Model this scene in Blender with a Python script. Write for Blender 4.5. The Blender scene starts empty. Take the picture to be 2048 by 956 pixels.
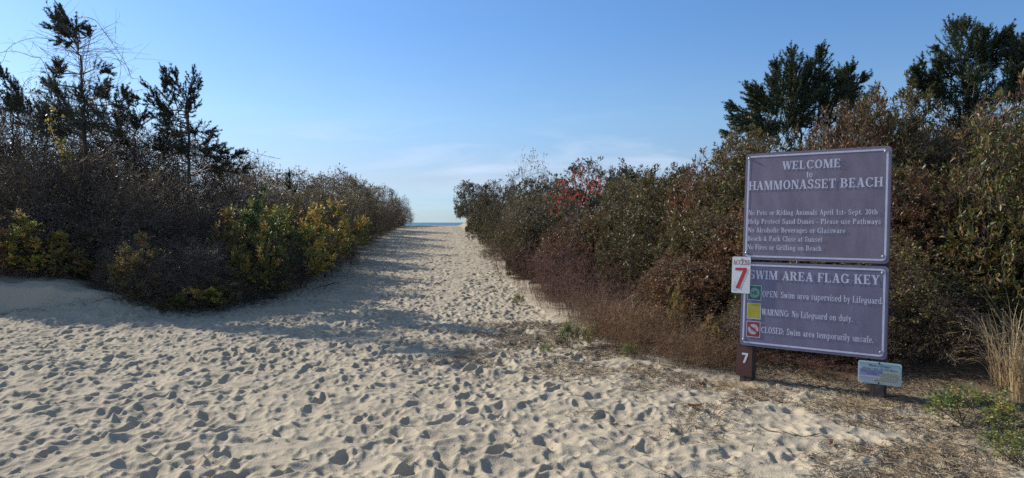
import bpy, bmesh, math, random
import numpy as np
from mathutils import Matrix, Vector

# ------------------------------------------------------------------ camera, light, exposure
SC = bpy.context.scene
COL = SC.collection
CAM_H = 1.5
HFOC = 1366.0                      # focal length in pixels of the 2048 wide photograph
PITCH = math.atan(33.0 / HFOC)
cam_d = bpy.data.cameras.new("camera")
cam_d.sensor_width = 36.0
cam_d.lens = HFOC / 2048 * 36.0
cam_d.clip_start = 0.05
cam_d.clip_end = 60000
cam = bpy.data.objects.new("camera", cam_d)
COL.objects.link(cam)
cam.location = (0, 0, CAM_H)
cam.rotation_euler = (math.pi / 2 - PITCH, 0, 0)
SC.camera = cam

SUN_AZ = math.radians(56)          # to the left of straight ahead
SUN_EL = math.radians(30)
world = bpy.data.worlds.new("World")
SC.world = world
world.use_nodes = True
wn, wl = world.node_tree.nodes, world.node_tree.links
wn.clear()
wout = wn.new("ShaderNodeOutputWorld")
wbg = wn.new("ShaderNodeBackground")
wbg.inputs[1].default_value = 0.125
sky = wn.new("ShaderNodeTexSky")
sky.sky_type = 'NISHITA'
sky.sun_disc = False
sky.sun_elevation = SUN_EL
sky.sun_rotation = -SUN_AZ
sky.air_density = 1.0
sky.dust_density = 0.35
sky.ozone_density = 2.0
# thin cirrus streaks, low in the sky
tc = wn.new("ShaderNodeTexCoord")
mp = wn.new("ShaderNodeMapping")
mp.inputs['Scale'].default_value = (1.2, 1.0, 7.0)
mp.inputs['Rotation'].default_value = (0, math.radians(9), 0)
wl.new(tc.outputs['Generated'], mp.inputs[0])
n1 = wn.new("ShaderNodeTexNoise")
n1.inputs['Scale'].default_value = 4.2
n1.inputs['Detail'].default_value = 8
n1.inputs['Roughness'].default_value = 0.55
n1.inputs['Distortion'].default_value = 0.6
wl.new(mp.outputs[0], n1.inputs[0])
cr = wn.new("ShaderNodeValToRGB")
cr.color_ramp.elements[0].position = 0.50
cr.color_ramp.elements[1].position = 0.78
wl.new(n1.outputs[0], cr.inputs[0])
sx = wn.new("ShaderNodeSeparateXYZ")
wl.new(tc.outputs['Generated'], sx.inputs[0])
band = wn.new("ShaderNodeValToRGB")
e = band.color_ramp.elements
e[0].position = 0.0; e[0].color = (0.5, 0.5, 0.5, 1)
e[1].position = 0.24; e[1].color = (0, 0, 0, 1)
for p, v in ((0.03, 0.7), (0.07, 1.0), (0.11, 0.75), (0.15, 0.12)):
    q = e.new(p); q.color = (v, v, v, 1)
wl.new(sx.outputs[2], band.inputs[0])
mu = wn.new("ShaderNodeMath"); mu.operation = 'MULTIPLY'
wl.new(cr.outputs[0], mu.inputs[0]); wl.new(band.outputs[0], mu.inputs[1])
mu2 = wn.new("ShaderNodeMath"); mu2.operation = 'MULTIPLY'
mu2.inputs[1].default_value = 0.62
wl.new(mu.outputs[0], mu2.inputs[0])
mixc = wn.new("ShaderNodeMixRGB")
mixc.inputs[2].default_value = (3.6, 4.1, 5.0, 1)
wl.new(mu2.outputs[0], mixc.inputs[0])
# the low sky of a clear autumn noon: deeper blue than the model's, without its yellow horizon
tone = wn.new("ShaderNodeValToRGB")
e = tone.color_ramp.elements
e[0].position = 0.0; e[0].color = (.31, .44, .72, 1)
e[1].position = 0.75; e[1].color = (1.0, .95, .9, 1)
for p, c in ((.03, (.32, .44, .70)), (.06, (.38, .42, .58)), (.15, (.43, .53, .65)), (.28, (.38, .54, .72)), (.42, (.44, .58, .75))):
    q = e.new(p); q.color = (*c, 1)
wl.new(sx.outputs[2], tone.inputs[0])
tmul = wn.new("ShaderNodeMixRGB"); tmul.blend_type = 'MULTIPLY'; tmul.inputs[0].default_value = 1
wl.new(sky.outputs[0], tmul.inputs[1]); wl.new(tone.outputs[0], tmul.inputs[2])
wl.new(tmul.outputs[0], mixc.inputs[1])
wl.new(mixc.outputs[0], wbg.inputs[0])
wl.new(wbg.outputs[0], wout.inputs[0])

sun_d = bpy.data.lights.new("sun", 'SUN')
sun_d.energy = 3.5
sun_d.angle = math.radians(0.53)
sun_d.color = (1.0, 0.94, 0.84)
sun = bpy.data.objects.new("sun", sun_d)
COL.objects.link(sun)
sdir = Vector((-math.sin(SUN_AZ) * math.cos(SUN_EL), math.cos(SUN_AZ) * math.cos(SUN_EL), math.sin(SUN_EL)))
sun.rotation_euler = sdir.to_track_quat('Z', 'Y').to_euler()
sun.location = sdir * 60

SC.view_settings.view_transform = 'Standard'
SC.view_settings.look = 'None'
SC.view_settings.gamma = 1.0
SC.view_settings.use_curve_mapping = False
SC.view_settings.exposure = 0.75
SC.render.engine = 'CYCLES'
SC.cycles.max_bounces = 6
SC.cycles.transparent_max_bounces = 8
SC.cycles.use_denoising = False

# ------------------------------------------------------------------ helpers
def ppt(px, py, Y):
    """world point at forward distance Y seen at pixel (px, py) of the 2048x956 photograph (small pitch folded in)"""
    return np.array([(px - 1024) / HFOC * Y, Y, CAM_H + (445 - py) / HFOC * Y])

def tag(o, label=None, cat=None, group=None, kind=None):
    if label: o['label'] = label
    if cat: o['category'] = cat
    if group: o['group'] = group
    if kind: o['kind'] = kind
    return o

def empty(name, loc, rot=(0, 0, 0)):
    o = bpy.data.objects.new(name, None)
    o.empty_display_size = 0.2
    COL.objects.link(o)
    o.location = loc
    o.rotation_euler = rot
    return o

def npmesh(name, V, F, rnd=None, smooth=False):
    V = np.ascontiguousarray(V, np.float32); F = np.ascontiguousarray(F, np.int32)
    k = F.shape[1]
    me = bpy.data.meshes.new(name)
    me.vertices.add(len(V)); me.vertices.foreach_set('co', V.ravel())
    me.loops.add(F.size); me.loops.foreach_set('vertex_index', F.ravel())
    me.polygons.add(len(F))
    me.polygons.foreach_set('loop_start', np.arange(0, F.size, k, dtype=np.int32))
    if smooth:
        me.polygons.foreach_set('use_smooth', np.ones(len(F), bool))
    if rnd is not None:
        a = me.attributes.new('rnd', 'FLOAT', 'FACE')
        a.data.foreach_set('value', np.ascontiguousarray(rnd, np.float32))
    me.update(calc_edges=True)
    me.validate()
    return me

def link(name, me, mats, parent=None, loc=None):
    o = bpy.data.objects.new(name, me)
    COL.objects.link(o)
    for m in (mats if isinstance(mats, (list, tuple)) else [mats]):
        if m.name not in [x.name for x in me.materials if x]:
            me.materials.append(m)
    if parent is not None: o.parent = parent
    if loc is not None: o.location = loc
    return o

class Acc:
    def __init__(s): s.V, s.F, s.R, s.n = [], [], [], 0
    def add(s, V, F, R):
        if len(V) == 0: return
        s.V.append(V.reshape(-1, 3)); s.F.append(F + s.n); s.R.append(R); s.n += len(s.V[-1])
    def mesh(s, name, smooth=False):
        return npmesh(name, np.concatenate(s.V), np.concatenate(s.F), np.concatenate(s.R), smooth)

def nrmz(a): return a / np.maximum(np.linalg.norm(a, axis=-1, keepdims=True), 1e-9)

def tubes(acc, rng, P, r0, r1, sides=3):
    """P (T,n,3) polylines -> tapered prisms"""
    T, n, _ = P.shape
    if T == 0: return
    d = nrmz(P[:, -1] - P[:, 0])
    ref = np.where(np.abs(d[:, 2:3]) > 0.8, np.array([[1., 0, 0]]), np.array([[0, 0, 1.]]))
    a = nrmz(np.cross(d, ref)); b = np.cross(d, a)
    th = np.arange(sides) * 2 * np.pi / sides
    t = np.linspace(0, 1, n)
    r = np.asarray(r0).reshape(-1, 1) * (1 - t) + np.asarray(r1).reshape(-1, 1) * t
    ring = a[:, None, None] * np.cos(th)[None, None, :, None] + b[:, None, None] * np.sin(th)[None, None, :, None]
    V = P[:, :, None, :] + ring * r[:, :, None, None]
    base = (np.arange(T) * n * sides)[:, None, None]
    i = np.arange(n - 1)[None, :, None]; j = np.arange(sides)[None, None, :]; j2 = (j + 1) % sides
    A = base + i * sides + j; B = base + i * sides + j2; C = A + sides; D = B + sides
    F = np.concatenate([np.stack([A, B, D], -1).reshape(-1, 3), np.stack([A, D, C], -1).reshape(-1, 3)])
    rr = np.broadcast_to(rng.random(T)[:, None, None], A.shape).reshape(-1)
    acc.add(V, F, np.concatenate([rr, rr]))

def leaves(acc, rng, pos, d, L, W, fold=0.12, droop=0.1, up=0.6, rnd=None):
    n = len(pos)
    if n == 0: return
    d = nrmz(d)
    u = rng.normal(size=(n, 3)); u[:, 2] += up * 2
    s = nrmz(np.cross(d, u)); m = np.cross(s, d)
    L = np.asarray(L).reshape(-1, 1) * np.ones((n, 1)); W = np.asarray(W).reshape(-1, 1) * np.ones((n, 1))
    b = pos; mid = pos + d * L * .5 - m * L * droop * .2
    l = pos + d * L * .48 - s * W * .5 + m * W * fold; r = pos + d * L * .52 + s * W * .5 + m * W * fold
    tip = pos + d * L - m * L * droop
    V = np.stack([b, l, r, mid, tip], 1)
    o = (np.arange(n) * 5)[:, None]
    F = np.concatenate([o + np.array([[0, 3, 1]]), o + np.array([[0, 2, 3]]), o + np.array([[1, 3, 4]]), o + np.array([[3, 2, 4]])])
    R = rng.random(n) if rnd is None else rnd
    acc.add(V, F, np.concatenate([R] * 4))

def curve_pts(a, c, b, n):
    t = np.linspace(0, 1, n)[None, :, None]
    return (1 - t) ** 2 * a[:, None] + 2 * t * (1 - t) * c[:, None] + t ** 2 * b[:, None]

# value noise
_rg = np.random.default_rng(7)
_tab = _rg.random((256, 256)).astype(np.float32)
def vnoise(x, y):
    xi = np.floor(x).astype(int); yi = np.floor(y).astype(int)
    fx = x - xi; fy = y - yi
    fx = fx * fx * (3 - 2 * fx); fy = fy * fy * (3 - 2 * fy)
    a = _tab[xi & 255, yi & 255]; b = _tab[(xi + 1) & 255, yi & 255]
    c = _tab[xi & 255, (yi + 1) & 255]; d = _tab[(xi + 1) & 255, (yi + 1) & 255]
    return (a * (1 - fx) + b * fx) * (1 - fy) + (c * (1 - fx) + d * fx) * fy - 0.5
def fbm(x, y, o=3):
    s = 0; amp = 1.
    for k in range(o):
        s = s + amp * vnoise(x * 2 ** k + 17 * k, y * 2 ** k + 31 * k); amp *= .5
    return s
def sstep(a, b, x):
    t = np.clip((x - a) / (b - a), 0, 1)
    return t * t * (3 - 2 * t)

# ------------------------------------------------------------------ materials
def newmat(name):
    m = bpy.data.materials.new(name); m.use_nodes = True
    return m, m.node_tree.nodes, m.node_tree.links, m.node_tree.nodes['Principled BSDF']

def simple(name, col, rough=0.5, metal=0.0, noise=0.0, nscale=8.0, bump=0.0, spec=0.5):
    m, n, l, p = newmat(name)
    p.inputs['Base Color'].default_value = (*col, 1)
    p.inputs['Roughness'].default_value = rough
    p.inputs['Metallic'].default_value = metal
    p.inputs['Specular IOR Level'].default_value = spec
    if noise or bump:
        tcn = n.new('ShaderNodeTexCoord'); t = n.new('ShaderNodeTexNoise')
        t.inputs['Scale'].default_value = nscale; t.inputs['Detail'].default_value = 6
        l.new(tcn.outputs['Object'], t.inputs[0])
        if noise:
            r = n.new('ShaderNodeValToRGB')
            r.color_ramp.elements[0].position = .3; r.color_ramp.elements[1].position = .7
            r.color_ramp.elements[0].color = tuple(c * (1 - noise) for c in col) + (1,)
            r.color_ramp.elements[1].color = tuple(min(1, c * (1 + noise)) for c in col) + (1,)
            l.new(t.outputs[0], r.inputs[0]); l.new(r.outputs[0], p.inputs['Base Color'])
        if bump:
            b = n.new('ShaderNodeBump'); b.inputs['Strength'].default_value = bump; b.inputs['Distance'].default_value = .01
            l.new(t.outputs[0], b.inputs['Height']); l.new(b.outputs[0], p.inputs['Normal'])
    return m

def leafmat(name, cols, rough=0.45, trans=0.3, spec=0.5, objvar=0.25):
    m, n, l, p = newmat(name)
    at = n.new('ShaderNodeAttribute'); at.attribute_name = 'rnd'
    r = n.new('ShaderNodeValToRGB')
    el = r.color_ramp.elements
    el[0].position = 0; el[0].color = (*cols[0], 1)
    el[1].position = 1; el[1].color = (*cols[-1], 1)
    for k, c in enumerate(cols[1:-1]):
        q = el.new((k + 1) / (len(cols) - 1)); q.color = (*c, 1)
    l.new(at.outputs['Fac'], r.inputs[0])
    oi = n.new('ShaderNodeObjectInfo')
    mr = n.new('ShaderNodeMapRange'); mr.inputs['To Min'].default_value = 1 - objvar; mr.inputs['To Max'].default_value = 1 + objvar
    l.new(oi.outputs['Random'], mr.inputs[0])
    hs = n.new('ShaderNodeHueSaturation')
    l.new(mr.outputs[0], hs.inputs['Value']); l.new(r.outputs[0], hs.inputs['Color'])
    l.new(hs.outputs[0], p.inputs['Base Color'])
    p.inputs['Roughness'].default_value = rough
    p.inputs['Specular IOR Level'].default_value = spec
    if trans:
        tr = n.new('ShaderNodeBsdfTranslucent'); mx = n.new('ShaderNodeMixShader')
        mx.inputs[0].default_value = trans
        l.new(hs.outputs[0], tr.inputs[0]); l.new(p.outputs[0], mx.inputs[1]); l.new(tr.outputs[0], mx.inputs[2])
        l.new(mx.outputs[0], n['Material Output'].inputs[0])
    return m

M = {}
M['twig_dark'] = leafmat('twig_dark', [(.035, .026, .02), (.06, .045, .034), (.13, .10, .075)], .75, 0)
M['twig_grey'] = leafmat('twig_grey', [(.085, .058, .042), (.155, .108, .078), (.27, .205, .155)], .7, 0)
M['twig_brown'] = leafmat('twig_brown', [(.05, .032, .022), (.10, .062, .042), (.17, .115, .08)], .7, 0)
M['twig_pale'] = leafmat('twig_pale', [(.09, .07, .05), (.17, .14, .11), (.28, .24, .19)], .7, 0)
M['weed'] = leafmat('weed', [(.085, .038, .03), (.15, .075, .055), (.23, .13, .09)], .8, .1)
M['weed_rust'] = leafmat('weed_rust', [(.12, .062, .032), (.22, .12, .06), (.34, .21, .11)], .8, .1)
M['bark'] = simple('bark', (.055, .044, .038), .85, 0, .4, 12, .5)
M['bayberry'] = leafmat('bayberry', [(.058, .068, .022), (.095, .108, .032), (.14, .13, .042), (.19, .11, .045), (.29, .21, .11)], .46, .3, .4)
M['bayberry_rust'] = leafmat('bayberry_rust', [(.075, .06, .024), (.13, .085, .034), (.20, .10, .046), (.17, .07, .045), (.30, .19, .11)], .46, .3, .4)
M['bayberry_green'] = leafmat('bayberry_green', [(.045, .065, .016), (.09, .11, .025), (.16, .15, .045), (.19, .095, .035), (.25, .16, .075)], .42, .28, .4)
M['bayberry_dark'] = leafmat('bayberry_dark', [(.052, .056, .026), (.082, .084, .035), (.12, .09, .044), (.18, .145, .075)], .5, .25, .35)
M['olive'] = leafmat('olive', [(.08, .05, .03), (.12, .10, .034), (.19, .16, .045), (.15, .08, .04), (.28, .20, .06)], .5, .35)
M['yellowgreen'] = leafmat('yellowgreen', [(.07, .075, .025), (.13, .13, .035), (.22, .19, .045), (.12, .09, .035)], .5, .35)
M['rose_leaf'] = leafmat('rose_leaf', [(.07, .11, .035), (.12, .16, .04), (.26, .25, .055), (.50, .40, .075), (.58, .37, .075), (.42, .19, .06)], .5, .5)
M['rose_green'] = leafmat('rose_green', [(.06, .10, .035), (.09, .14, .045), (.17, .20, .05), (.42, .33, .08)], .5, .45)
M['rose_autumn'] = leafmat('rose_autumn', [(.09, .10, .04), (.16, .15, .05), (.30, .21, .07), (.34, .19, .07), (.30, .13, .06)], .5, .45)
M['dark_leaf'] = leafmat('dark_leaf', [(.08, .05, .03), (.14, .08, .045), (.11, .105, .04), (.22, .15, .065), (.30, .21, .11)], .5, .2)
M['sumac'] = leafmat('sumac', [(.24, .045, .035), (.42, .055, .04), (.46, .11, .06)], .45, .4)
M['vine_leaf'] = leafmat('vine_leaf', [(.20, .19, .05), (.44, .35, .06), (.30, .22, .06)], .5, .4)
M['cedar'] = leafmat('cedar', [(.045, .065, .028), (.075, .105, .042), (.11, .14, .055), (.16, .14, .07)], .55, .25)
M['cedar_grey'] = leafmat('cedar_grey', [(.045, .05, .034), (.07, .078, .046), (.11, .105, .06)], .6, .22)
M['straw'] = leafmat('straw', [(.30, .20, .10), (.46, .33, .17), (.58, .46, .27)], .55, .3)
M['straw_rust'] = leafmat('straw_rust', [(.22, .12, .06), (.36, .21, .10), (.50, .36, .20)], .55, .3)
M['litter'] = leafmat('litter', [(.06, .04, .028), (.14, .095, .06), (.28, .21, .13), (.42, .33, .21)], .8, 0)
M['dead_leaf'] = leafmat('dead_leaf', [(.28, .11, .05), (.36, .17, .07)], .6, .1)

# ------------------------------------------------------------------ the ground
K = CAM_H / 1.42
XL = np.array([(0, -12), (9.3, -12), (10.2, -5.3), (13.4, -4.6), (20, -4.75), (30, -5.8), (39, -6.7), (50, -7.3), (60, -8), (400, -20)]) * K
XR = np.array([(-40, 3.4), (0, 3.2), (4.2, 3.0), (4.8, 3.0), (5.4, 2.9), (6, 1.96), (7, 1.1), (8, .78), (10, .45), (13.4, -.04), (20, -.57), (30, -1.6), (39, -2.7), (50, -4.2), (60, -4), (400, 8)]) * K
def xl(y): return np.interp(y, XL[:, 0], XL[:, 1])
def xr(y): return np.interp(y, XR[:, 0], XR[:, 1])
_ty = np.linspace(-60, 500, 5601)
_tz = np.interp(_ty, np.array([-60, 14, 20, 30, 39, 50, 53.5, 58, 75, 500]) * 1.0, [0, 0.02, .17, .42, .76, 1.25, 1.26, .8, -2.6, -6])
_k = np.exp(-np.linspace(-2, 2, 31) ** 2); _k /= _k.sum()
_tz = np.convolve(np.pad(_tz, 15, mode='edge'), _k, 'valid')
def base_h(x, y):
    z = np.interp(y, _ty, _tz)
    fade = 1 - sstep(54, 68, y)
    dl = xl(y) - x; dr = x - xr(y)
    far = sstep(36, 46, y)
    z = z + fade * sstep(8.5, 11, y) * (.55 * sstep(0, 4, dl) + .4 * sstep(3, 12, dl))
    z = z + fade * (.45 + .35 * far) * sstep(.2, 4 - 2.4 * far, dr) + .3 * fade * sstep(4, 12, dr)
    z = z + .20 * np.exp(-((x + 7.7) / 1.9) ** 2 - ((y - 11.5) / 1.1) ** 2) * (1 + .7 * fbm(x * 1.1, y * 1.3, 3)) + .07 * fbm(x * 2.6, y * 3.1, 3) * np.exp(-((x + 7.7) / 2.2) ** 2 - ((y - 11.2) / 1.3) ** 2)
    z = z + .22 * np.exp(-((x + 6.35) / .8) ** 2 - ((y - 10.7) / .6) ** 2)
    z = z + .05 * fbm(x * .35, y * .35, 3) * fade
    return z

# footprints: stamped one after another into a raster of relief
RES = 0.0125
RX0, RX1, RY0, RY1 = -11.0, 5.5, 2.6, 56.0
nx = int((RX1 - RX0) / RES); ny = int((RY1 - RY0) / RES)
rel = np.zeros((ny, nx), np.float32)
rg = np.random.default_rng(3)
_gx = (RX0 + RES * np.arange(nx))[None, :]; _gy = (RY0 + RES * np.arange(ny))[:, None]
_lw = 1 - sstep(-1.5, 1.0, _gx)
rel += (.016 * fbm(_gx * 2.6, _gy * 3.2, 3) + .020 * (.35 + _lw) * fbm(_gx * 1.1 + 5, (_gy - .22 * _gx) * 3.4, 2)).astype(np.float32)
def stamp(cx, cy, ang, L, W, dep, rim, soft, replace=.75):
    R = max(L, W) * 1.25
    i0 = int((cy - R - RY0) / RES); i1 = int((cy + R - RY0) / RES) + 1
    j0 = int((cx - R - RX0) / RES); j1 = int((cx + R - RX0) / RES) + 1
    if i0 < 0 or j0 < 0 or i1 > ny or j1 > nx: return
    yy = _gy[i0:i1] - cy; xx = _gx[:, j0:j1] - cx
    u = xx * math.sin(ang) + yy * math.cos(ang); v = xx * math.cos(ang) - yy * math.sin(ang)
    wv = W * (.5 + .09 * np.clip(u / L * 2, -1, 1))
    r = np.sqrt((u / (L * .5)) ** 2 + (v / wv) ** 2)
    mask = 1 / (1 + np.exp((r - 1) / soft))
    d = -dep * mask * (1 + .30 * np.clip(u / (L * .5), -1, 1)) \
        + rim * np.exp(-((r - 1.32) / .26) ** 2) * (1 - .8 * u / (L * .5 + np.abs(u)))
    rel[i0:i1, j0:j1] = rel[i0:i1, j0:j1] * (1 - replace * mask) + d
def seed_xy(n):
    ys = np.concatenate([3 + 13 * rg.random(int(n * .5)) ** .9, 14 + 40 * rg.random(n - int(n * .5))])
    a = np.maximum(xl(ys) - .1, -10.6); b = np.minimum(xr(ys) + .15, 5.2)
    return a + (b - a) * rg.random(n), ys
X, Y = seed_xy(1500)       # old, blown-over dents
for x, y in zip(X, Y):
    stamp(x, y, rg.normal(.1, .9), rg.uniform(.35, .6), rg.uniform(.2, .38), rg.uniform(.012, .035), rg.uniform(.006, .014), .25, .3)
X, Y = seed_xy(40000)
for x, y in zip(X, Y):
    calm = 0.75 if (x > .8 and y < 8) else 1.0
    if x < -5.6 and 9.6 < y < 13: calm = .6
    an = rg.normal(-.10 if y > 12 else -.25, .42) + (math.pi if rg.random() < .5 else 0)
    if y < 10 and rg.random() < .25: an = rg.uniform(0, 6.28)
    fr = rg.random() ** 1.3
    sz = rg.choice([.44, .6, .86], p=[.40, .38, .22])
    stamp(x, y, an, sz * rg.uniform(.19, .31), sz * rg.uniform(.09, .15), calm * sz * (.015 + .042 * fr), calm * sz * (.008 + .014 * fr), rg.uniform(.13, .34), rg.uniform(.3, .7))
# two pairs of old wheel ruts along the path
def rut(pts, w=.14, dep=.007):
    P = np.array([((px - 1024) / HFOC * d, d) for px, d in pts])
    yy = np.arange(P[0, 1], P[-1, 1], .01)
    tt = np.linspace(0, 1, len(P)); 
    xx = np.interp(yy, P[:, 1], P[:, 0]); kk = np.ones(301) / 301
    xx = np.convolve(np.pad(xx, 150, mode='edge'), kk, 'valid')
    for y, x in zip(yy[::1], xx[::1]):
        i = int((y - RY0) / RES)
        if not 0 <= i < ny: continue
        j0 = int((x - .5 - RX0) / RES); j1 = int((x + .5 - RX0) / RES)
        v = (_gx[0, j0:j1] - x) / w
        m = np.exp(-v ** 4)
        rel[i, j0:j1] = rel[i, j0:j1] * (1 - .35 * m) - dep * m * (1 + .25 * math.sin(y * 42)) + .5 * dep * np.exp(-((np.abs(v) - 1.5) / .35) ** 2)
rut([(700, 8.6), (830, 10.5), (905, 14), (925, 21), (915, 36), (893, 52)])
#rut([(560, 9.2), (760, 11.5), (850, 15), (885, 21), (890, 36), (875, 52)], dep=.02)
rut([(700, 12), (800, 17), (835, 24), (838, 36), (828, 52)], dep=.006)
rel += (.007 * fbm(_gx * 8, _gy * 9, 2) + .0065 * fbm(_gx * 17 + 3, _gy * 19, 2) * (1 + 1.2 * sstep(-1, 1.5, _gx))).astype(np.float32)
for _ in range(1):
    rel[1:-1, 1:-1] = (rel[1:-1, 1:-1] * 2 + rel[:-2, 1:-1] + rel[2:, 1:-1] + rel[1:-1, :-2] + rel[1:-1, 2:]) / 6

def rel_at(x, y):
    u = (x - RX0) / RES; v = (y - RY0) / RES
    ok = (u > 1) & (v > 1) & (u < nx - 2) & (v < ny - 2)
    u = np.clip(u, 1, nx - 3); v = np.clip(v, 1, ny - 3)
    i = u.astype(int); j = v.astype(int); fu = u - i; fv = v - j
    h = (rel[j, i] * (1 - fu) + rel[j, i + 1] * fu) * (1 - fv) + (rel[j + 1, i] * (1 - fu) + rel[j + 1, i + 1] * fu) * fv
    veg = np.minimum(1 - sstep(.1, .9, xl(y) - x), 1 - sstep(.0, 1.2, x - xr(y)))
    veg = np.where(((y < 9.5) & (x < 0)) | ((x < -5) & (y < 11.6)), 1, veg)
    return np.where(ok, h * (.12 + .88 * veg), 0)
def ground_z(x, y):
    return float(base_h(np.array([float(x)]), np.array([float(y)]))[0])

ys = np.concatenate([np.linspace(-40, 1, 20)[:-1], np.linspace(1, 3.4, 24)[:-1], np.geomspace(3.4, 56, 1150)[:-1], np.geomspace(56, 120, 60)[:-1], np.geomspace(120, 420, 10)])
ss = np.concatenate([np.geomspace(9, .92, 30)[:-1] * -1, np.linspace(-.92, .80, 1500)[:-1], np.geomspace(.80, 9, 30)])
GX = ss[None, :] * np.sqrt(ys[:, None] ** 2 + 2.0); GY = np.broadcast_to(ys[:, None], GX.shape)
GZ = base_h(GX, GY) + rel_at(GX, GY)
nr, nc = GX.shape
idx = np.arange(nr * nc).reshape(nr, nc)
F = np.stack([idx[:-1, :-1], idx[:-1, 1:], idx[1:, 1:], idx[1:, :-1]], -1).reshape(-1, 4)
gme = npmesh('sand_ground', np.stack([GX, GY, GZ], -1).reshape(-1, 3), F, None, True)
_rd = GX - xr(GY)
soil = np.maximum(np.maximum(sstep(.15, 1.1, _rd + .7 * fbm(GX * 1.3, GY * 1.3, 3)), 58e-2 * sstep(-.2, .75, .38 * _rd + 1.3 * fbm(GX * 1.6 + 9, GY * 1.6, 4)) * (GY < 9) * sstep(-2.2, -.6, _rd)) , np.where(GY > 10, sstep(-.1, .7, xl(GY) - GX + .5 * fbm(GX * 1.5, GY * 1.5, 3)), 0))
soil = np.where((GX < -5.6) & (GY < 12.3), 0, soil) * (1 - sstep(50, 54, GY))
a = gme.attributes.new('soil', 'FLOAT', 'POINT'); a.data.foreach_set('value', soil.astype(np.float32).ravel())
gm, n, l, p = newmat('sand')
tcn = n.new('ShaderNodeTexCoord')
t1 = n.new('ShaderNodeTexNoise'); t1.inputs['Scale'].default_value = 260; t1.inputs['Detail'].default_value = 3
t2 = n.new('ShaderNodeTexNoise'); t2.inputs['Scale'].default_value = 1.3; t2.inputs['Detail'].default_value = 5
for t in (t1, t2): l.new(tcn.outputs['Object'], t.inputs[0])
r1 = n.new('ShaderNodeValToRGB')
r1.color_ramp.elements[0].position = .28; r1.color_ramp.elements[0].color = (.285, .238, .17, 1)
r1.color_ramp.elements[1].position = .62; r1.color_ramp.elements[1].color = (.485, .413, .303, 1)
l.new(t1.outputs[0], r1.inputs[0])
mxa = n.new('ShaderNodeMixRGB'); mxa.blend_type = 'MULTIPLY'; mxa.inputs[0].default_value = 1
r2 = n.new('ShaderNodeValToRGB')
r2.color_ramp.elements[0].position = .3; r2.color_ramp.elements[0].color = (.86, .85, .84, 1)
r2.color_ramp.elements[1].position = .7; r2.color_ramp.elements[1].color = (1.06, 1.05, 1.03, 1)
l.new(t2.outputs[0], r2.inputs[0]); l.new(r1.outputs[0], mxa.inputs[1]); l.new(r2.outputs[0], mxa.inputs[2])
at = n.new('ShaderNodeAttribute'); at.attribute_name = 'soil'
t3 = n.new('ShaderNodeTexNoise'); t3.inputs['Scale'].default_value = 9; t3.inputs['Detail'].default_value = 6; t3.inputs['Roughness'].default_value = .7
l.new(tcn.outputs['Object'], t3.inputs[0])
mm = n.new('ShaderNodeMath'); mm.operation = 'MULTIPLY_ADD'; mm.inputs[1].default_value = 1.6; mm.inputs[2].default_value = -.55
l.new(t3.outputs[0], mm.inputs[0])
ma = n.new('ShaderNodeMath'); ma.operation = 'ADD'; l.new(mm.outputs[0], ma.inputs[0]); l.new(at.outputs['Fac'], ma.inputs[1])
mb = n.new('ShaderNodeMath'); mb.operation = 'MULTIPLY'; mb.use_clamp = True
l.new(ma.outputs[0], mb.inputs[0]); l.new(at.outputs['Fac'], mb.inputs[1])
mxs = n.new('ShaderNodeMixRGB'); mxs.inputs[2].default_value = (.13, .095, .06, 1)
l.new(mb.outputs[0], mxs.inputs[0]); l.new(mxa.outputs[0], mxs.inputs[1])
l.new(mxs.outputs[0], p.inputs['Base Color'])
p.inputs['Roughness'].default_value = .95; p.inputs['Specular IOR Level'].default_value = .15
bp = n.new('ShaderNodeBump'); bp.inputs['Strength'].default_value = .8; bp.inputs['Distance'].default_value = .006
t4 = n.new('ShaderNodeTexNoise'); t4.inputs['Scale'].default_value = 70; t4.inputs['Detail'].default_value = 5
l.new(tcn.outputs['Object'], t4.inputs[0]); l.new(t4.outputs[0], bp.inputs['Height']); l.new(bp.outputs[0], p.inputs['Normal'])
tag(link('sand_ground', gme, gm), kind='structure')

# the sea beyond the crest
sm = bpy.data.meshes.new('sea')
sm.from_pydata([(-40000, 70, -2.2), (40000, 70, -2.2), (40000, 45000, -2.2), (-40000, 45000, -2.2)], [], [(0, 1, 2, 3)])
wm, n, l, p = newmat('sea_water')
p.inputs['Base Color'].default_value = (.035, .10, .13, 1); p.inputs['Roughness'].default_value = .35
tcn = n.new('ShaderNodeTexCoord'); mpn = n.new('ShaderNodeMapping'); mpn.inputs['Scale'].default_value = (.05, .25, 1)
tn = n.new('ShaderNodeTexNoise'); tn.inputs['Scale'].default_value = 1; tn.inputs['Detail'].default_value = 5
bp = n.new('ShaderNodeBump'); bp.inputs['Strength'].default_value = .8; bp.inputs['Distance'].default_value = 1.2
l.new(tcn.outputs['Object'], mpn.inputs[0]); l.new(mpn.outputs[0], tn.inputs[0]); l.new(tn.outputs[0], bp.inputs['Height']); l.new(bp.outputs[0], p.inputs['Normal'])
tag(link('sea', sm, wm), kind='structure')

# ------------------------------------------------------------------ plants
def lobes(rng, n=5):
    A = rng.normal(size=(n, 3)); ph = rng.random(n) * 6.28
    return lambda d: 1 + .075 * np.sum([np.cos(2.6 * (d @ A[k]) + ph[k]) for k in range(n)], 0)

def dome(rng, n, R, H, lob, lo=.3, zmin=.03):
    sz = rng.uniform(zmin, 1, n); az = rng.random(n) * 2 * np.pi
    cz = np.sqrt(1 - sz ** 2); cz = cz ** .75
    d = np.stack([cz * np.cos(az), cz * np.sin(az), sz], 1)
    rho = lo + (1 - lo) * rng.random(n) ** .55
    return d * (rho * lob(d))[:, None] * np.array([R, R, H])

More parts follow.
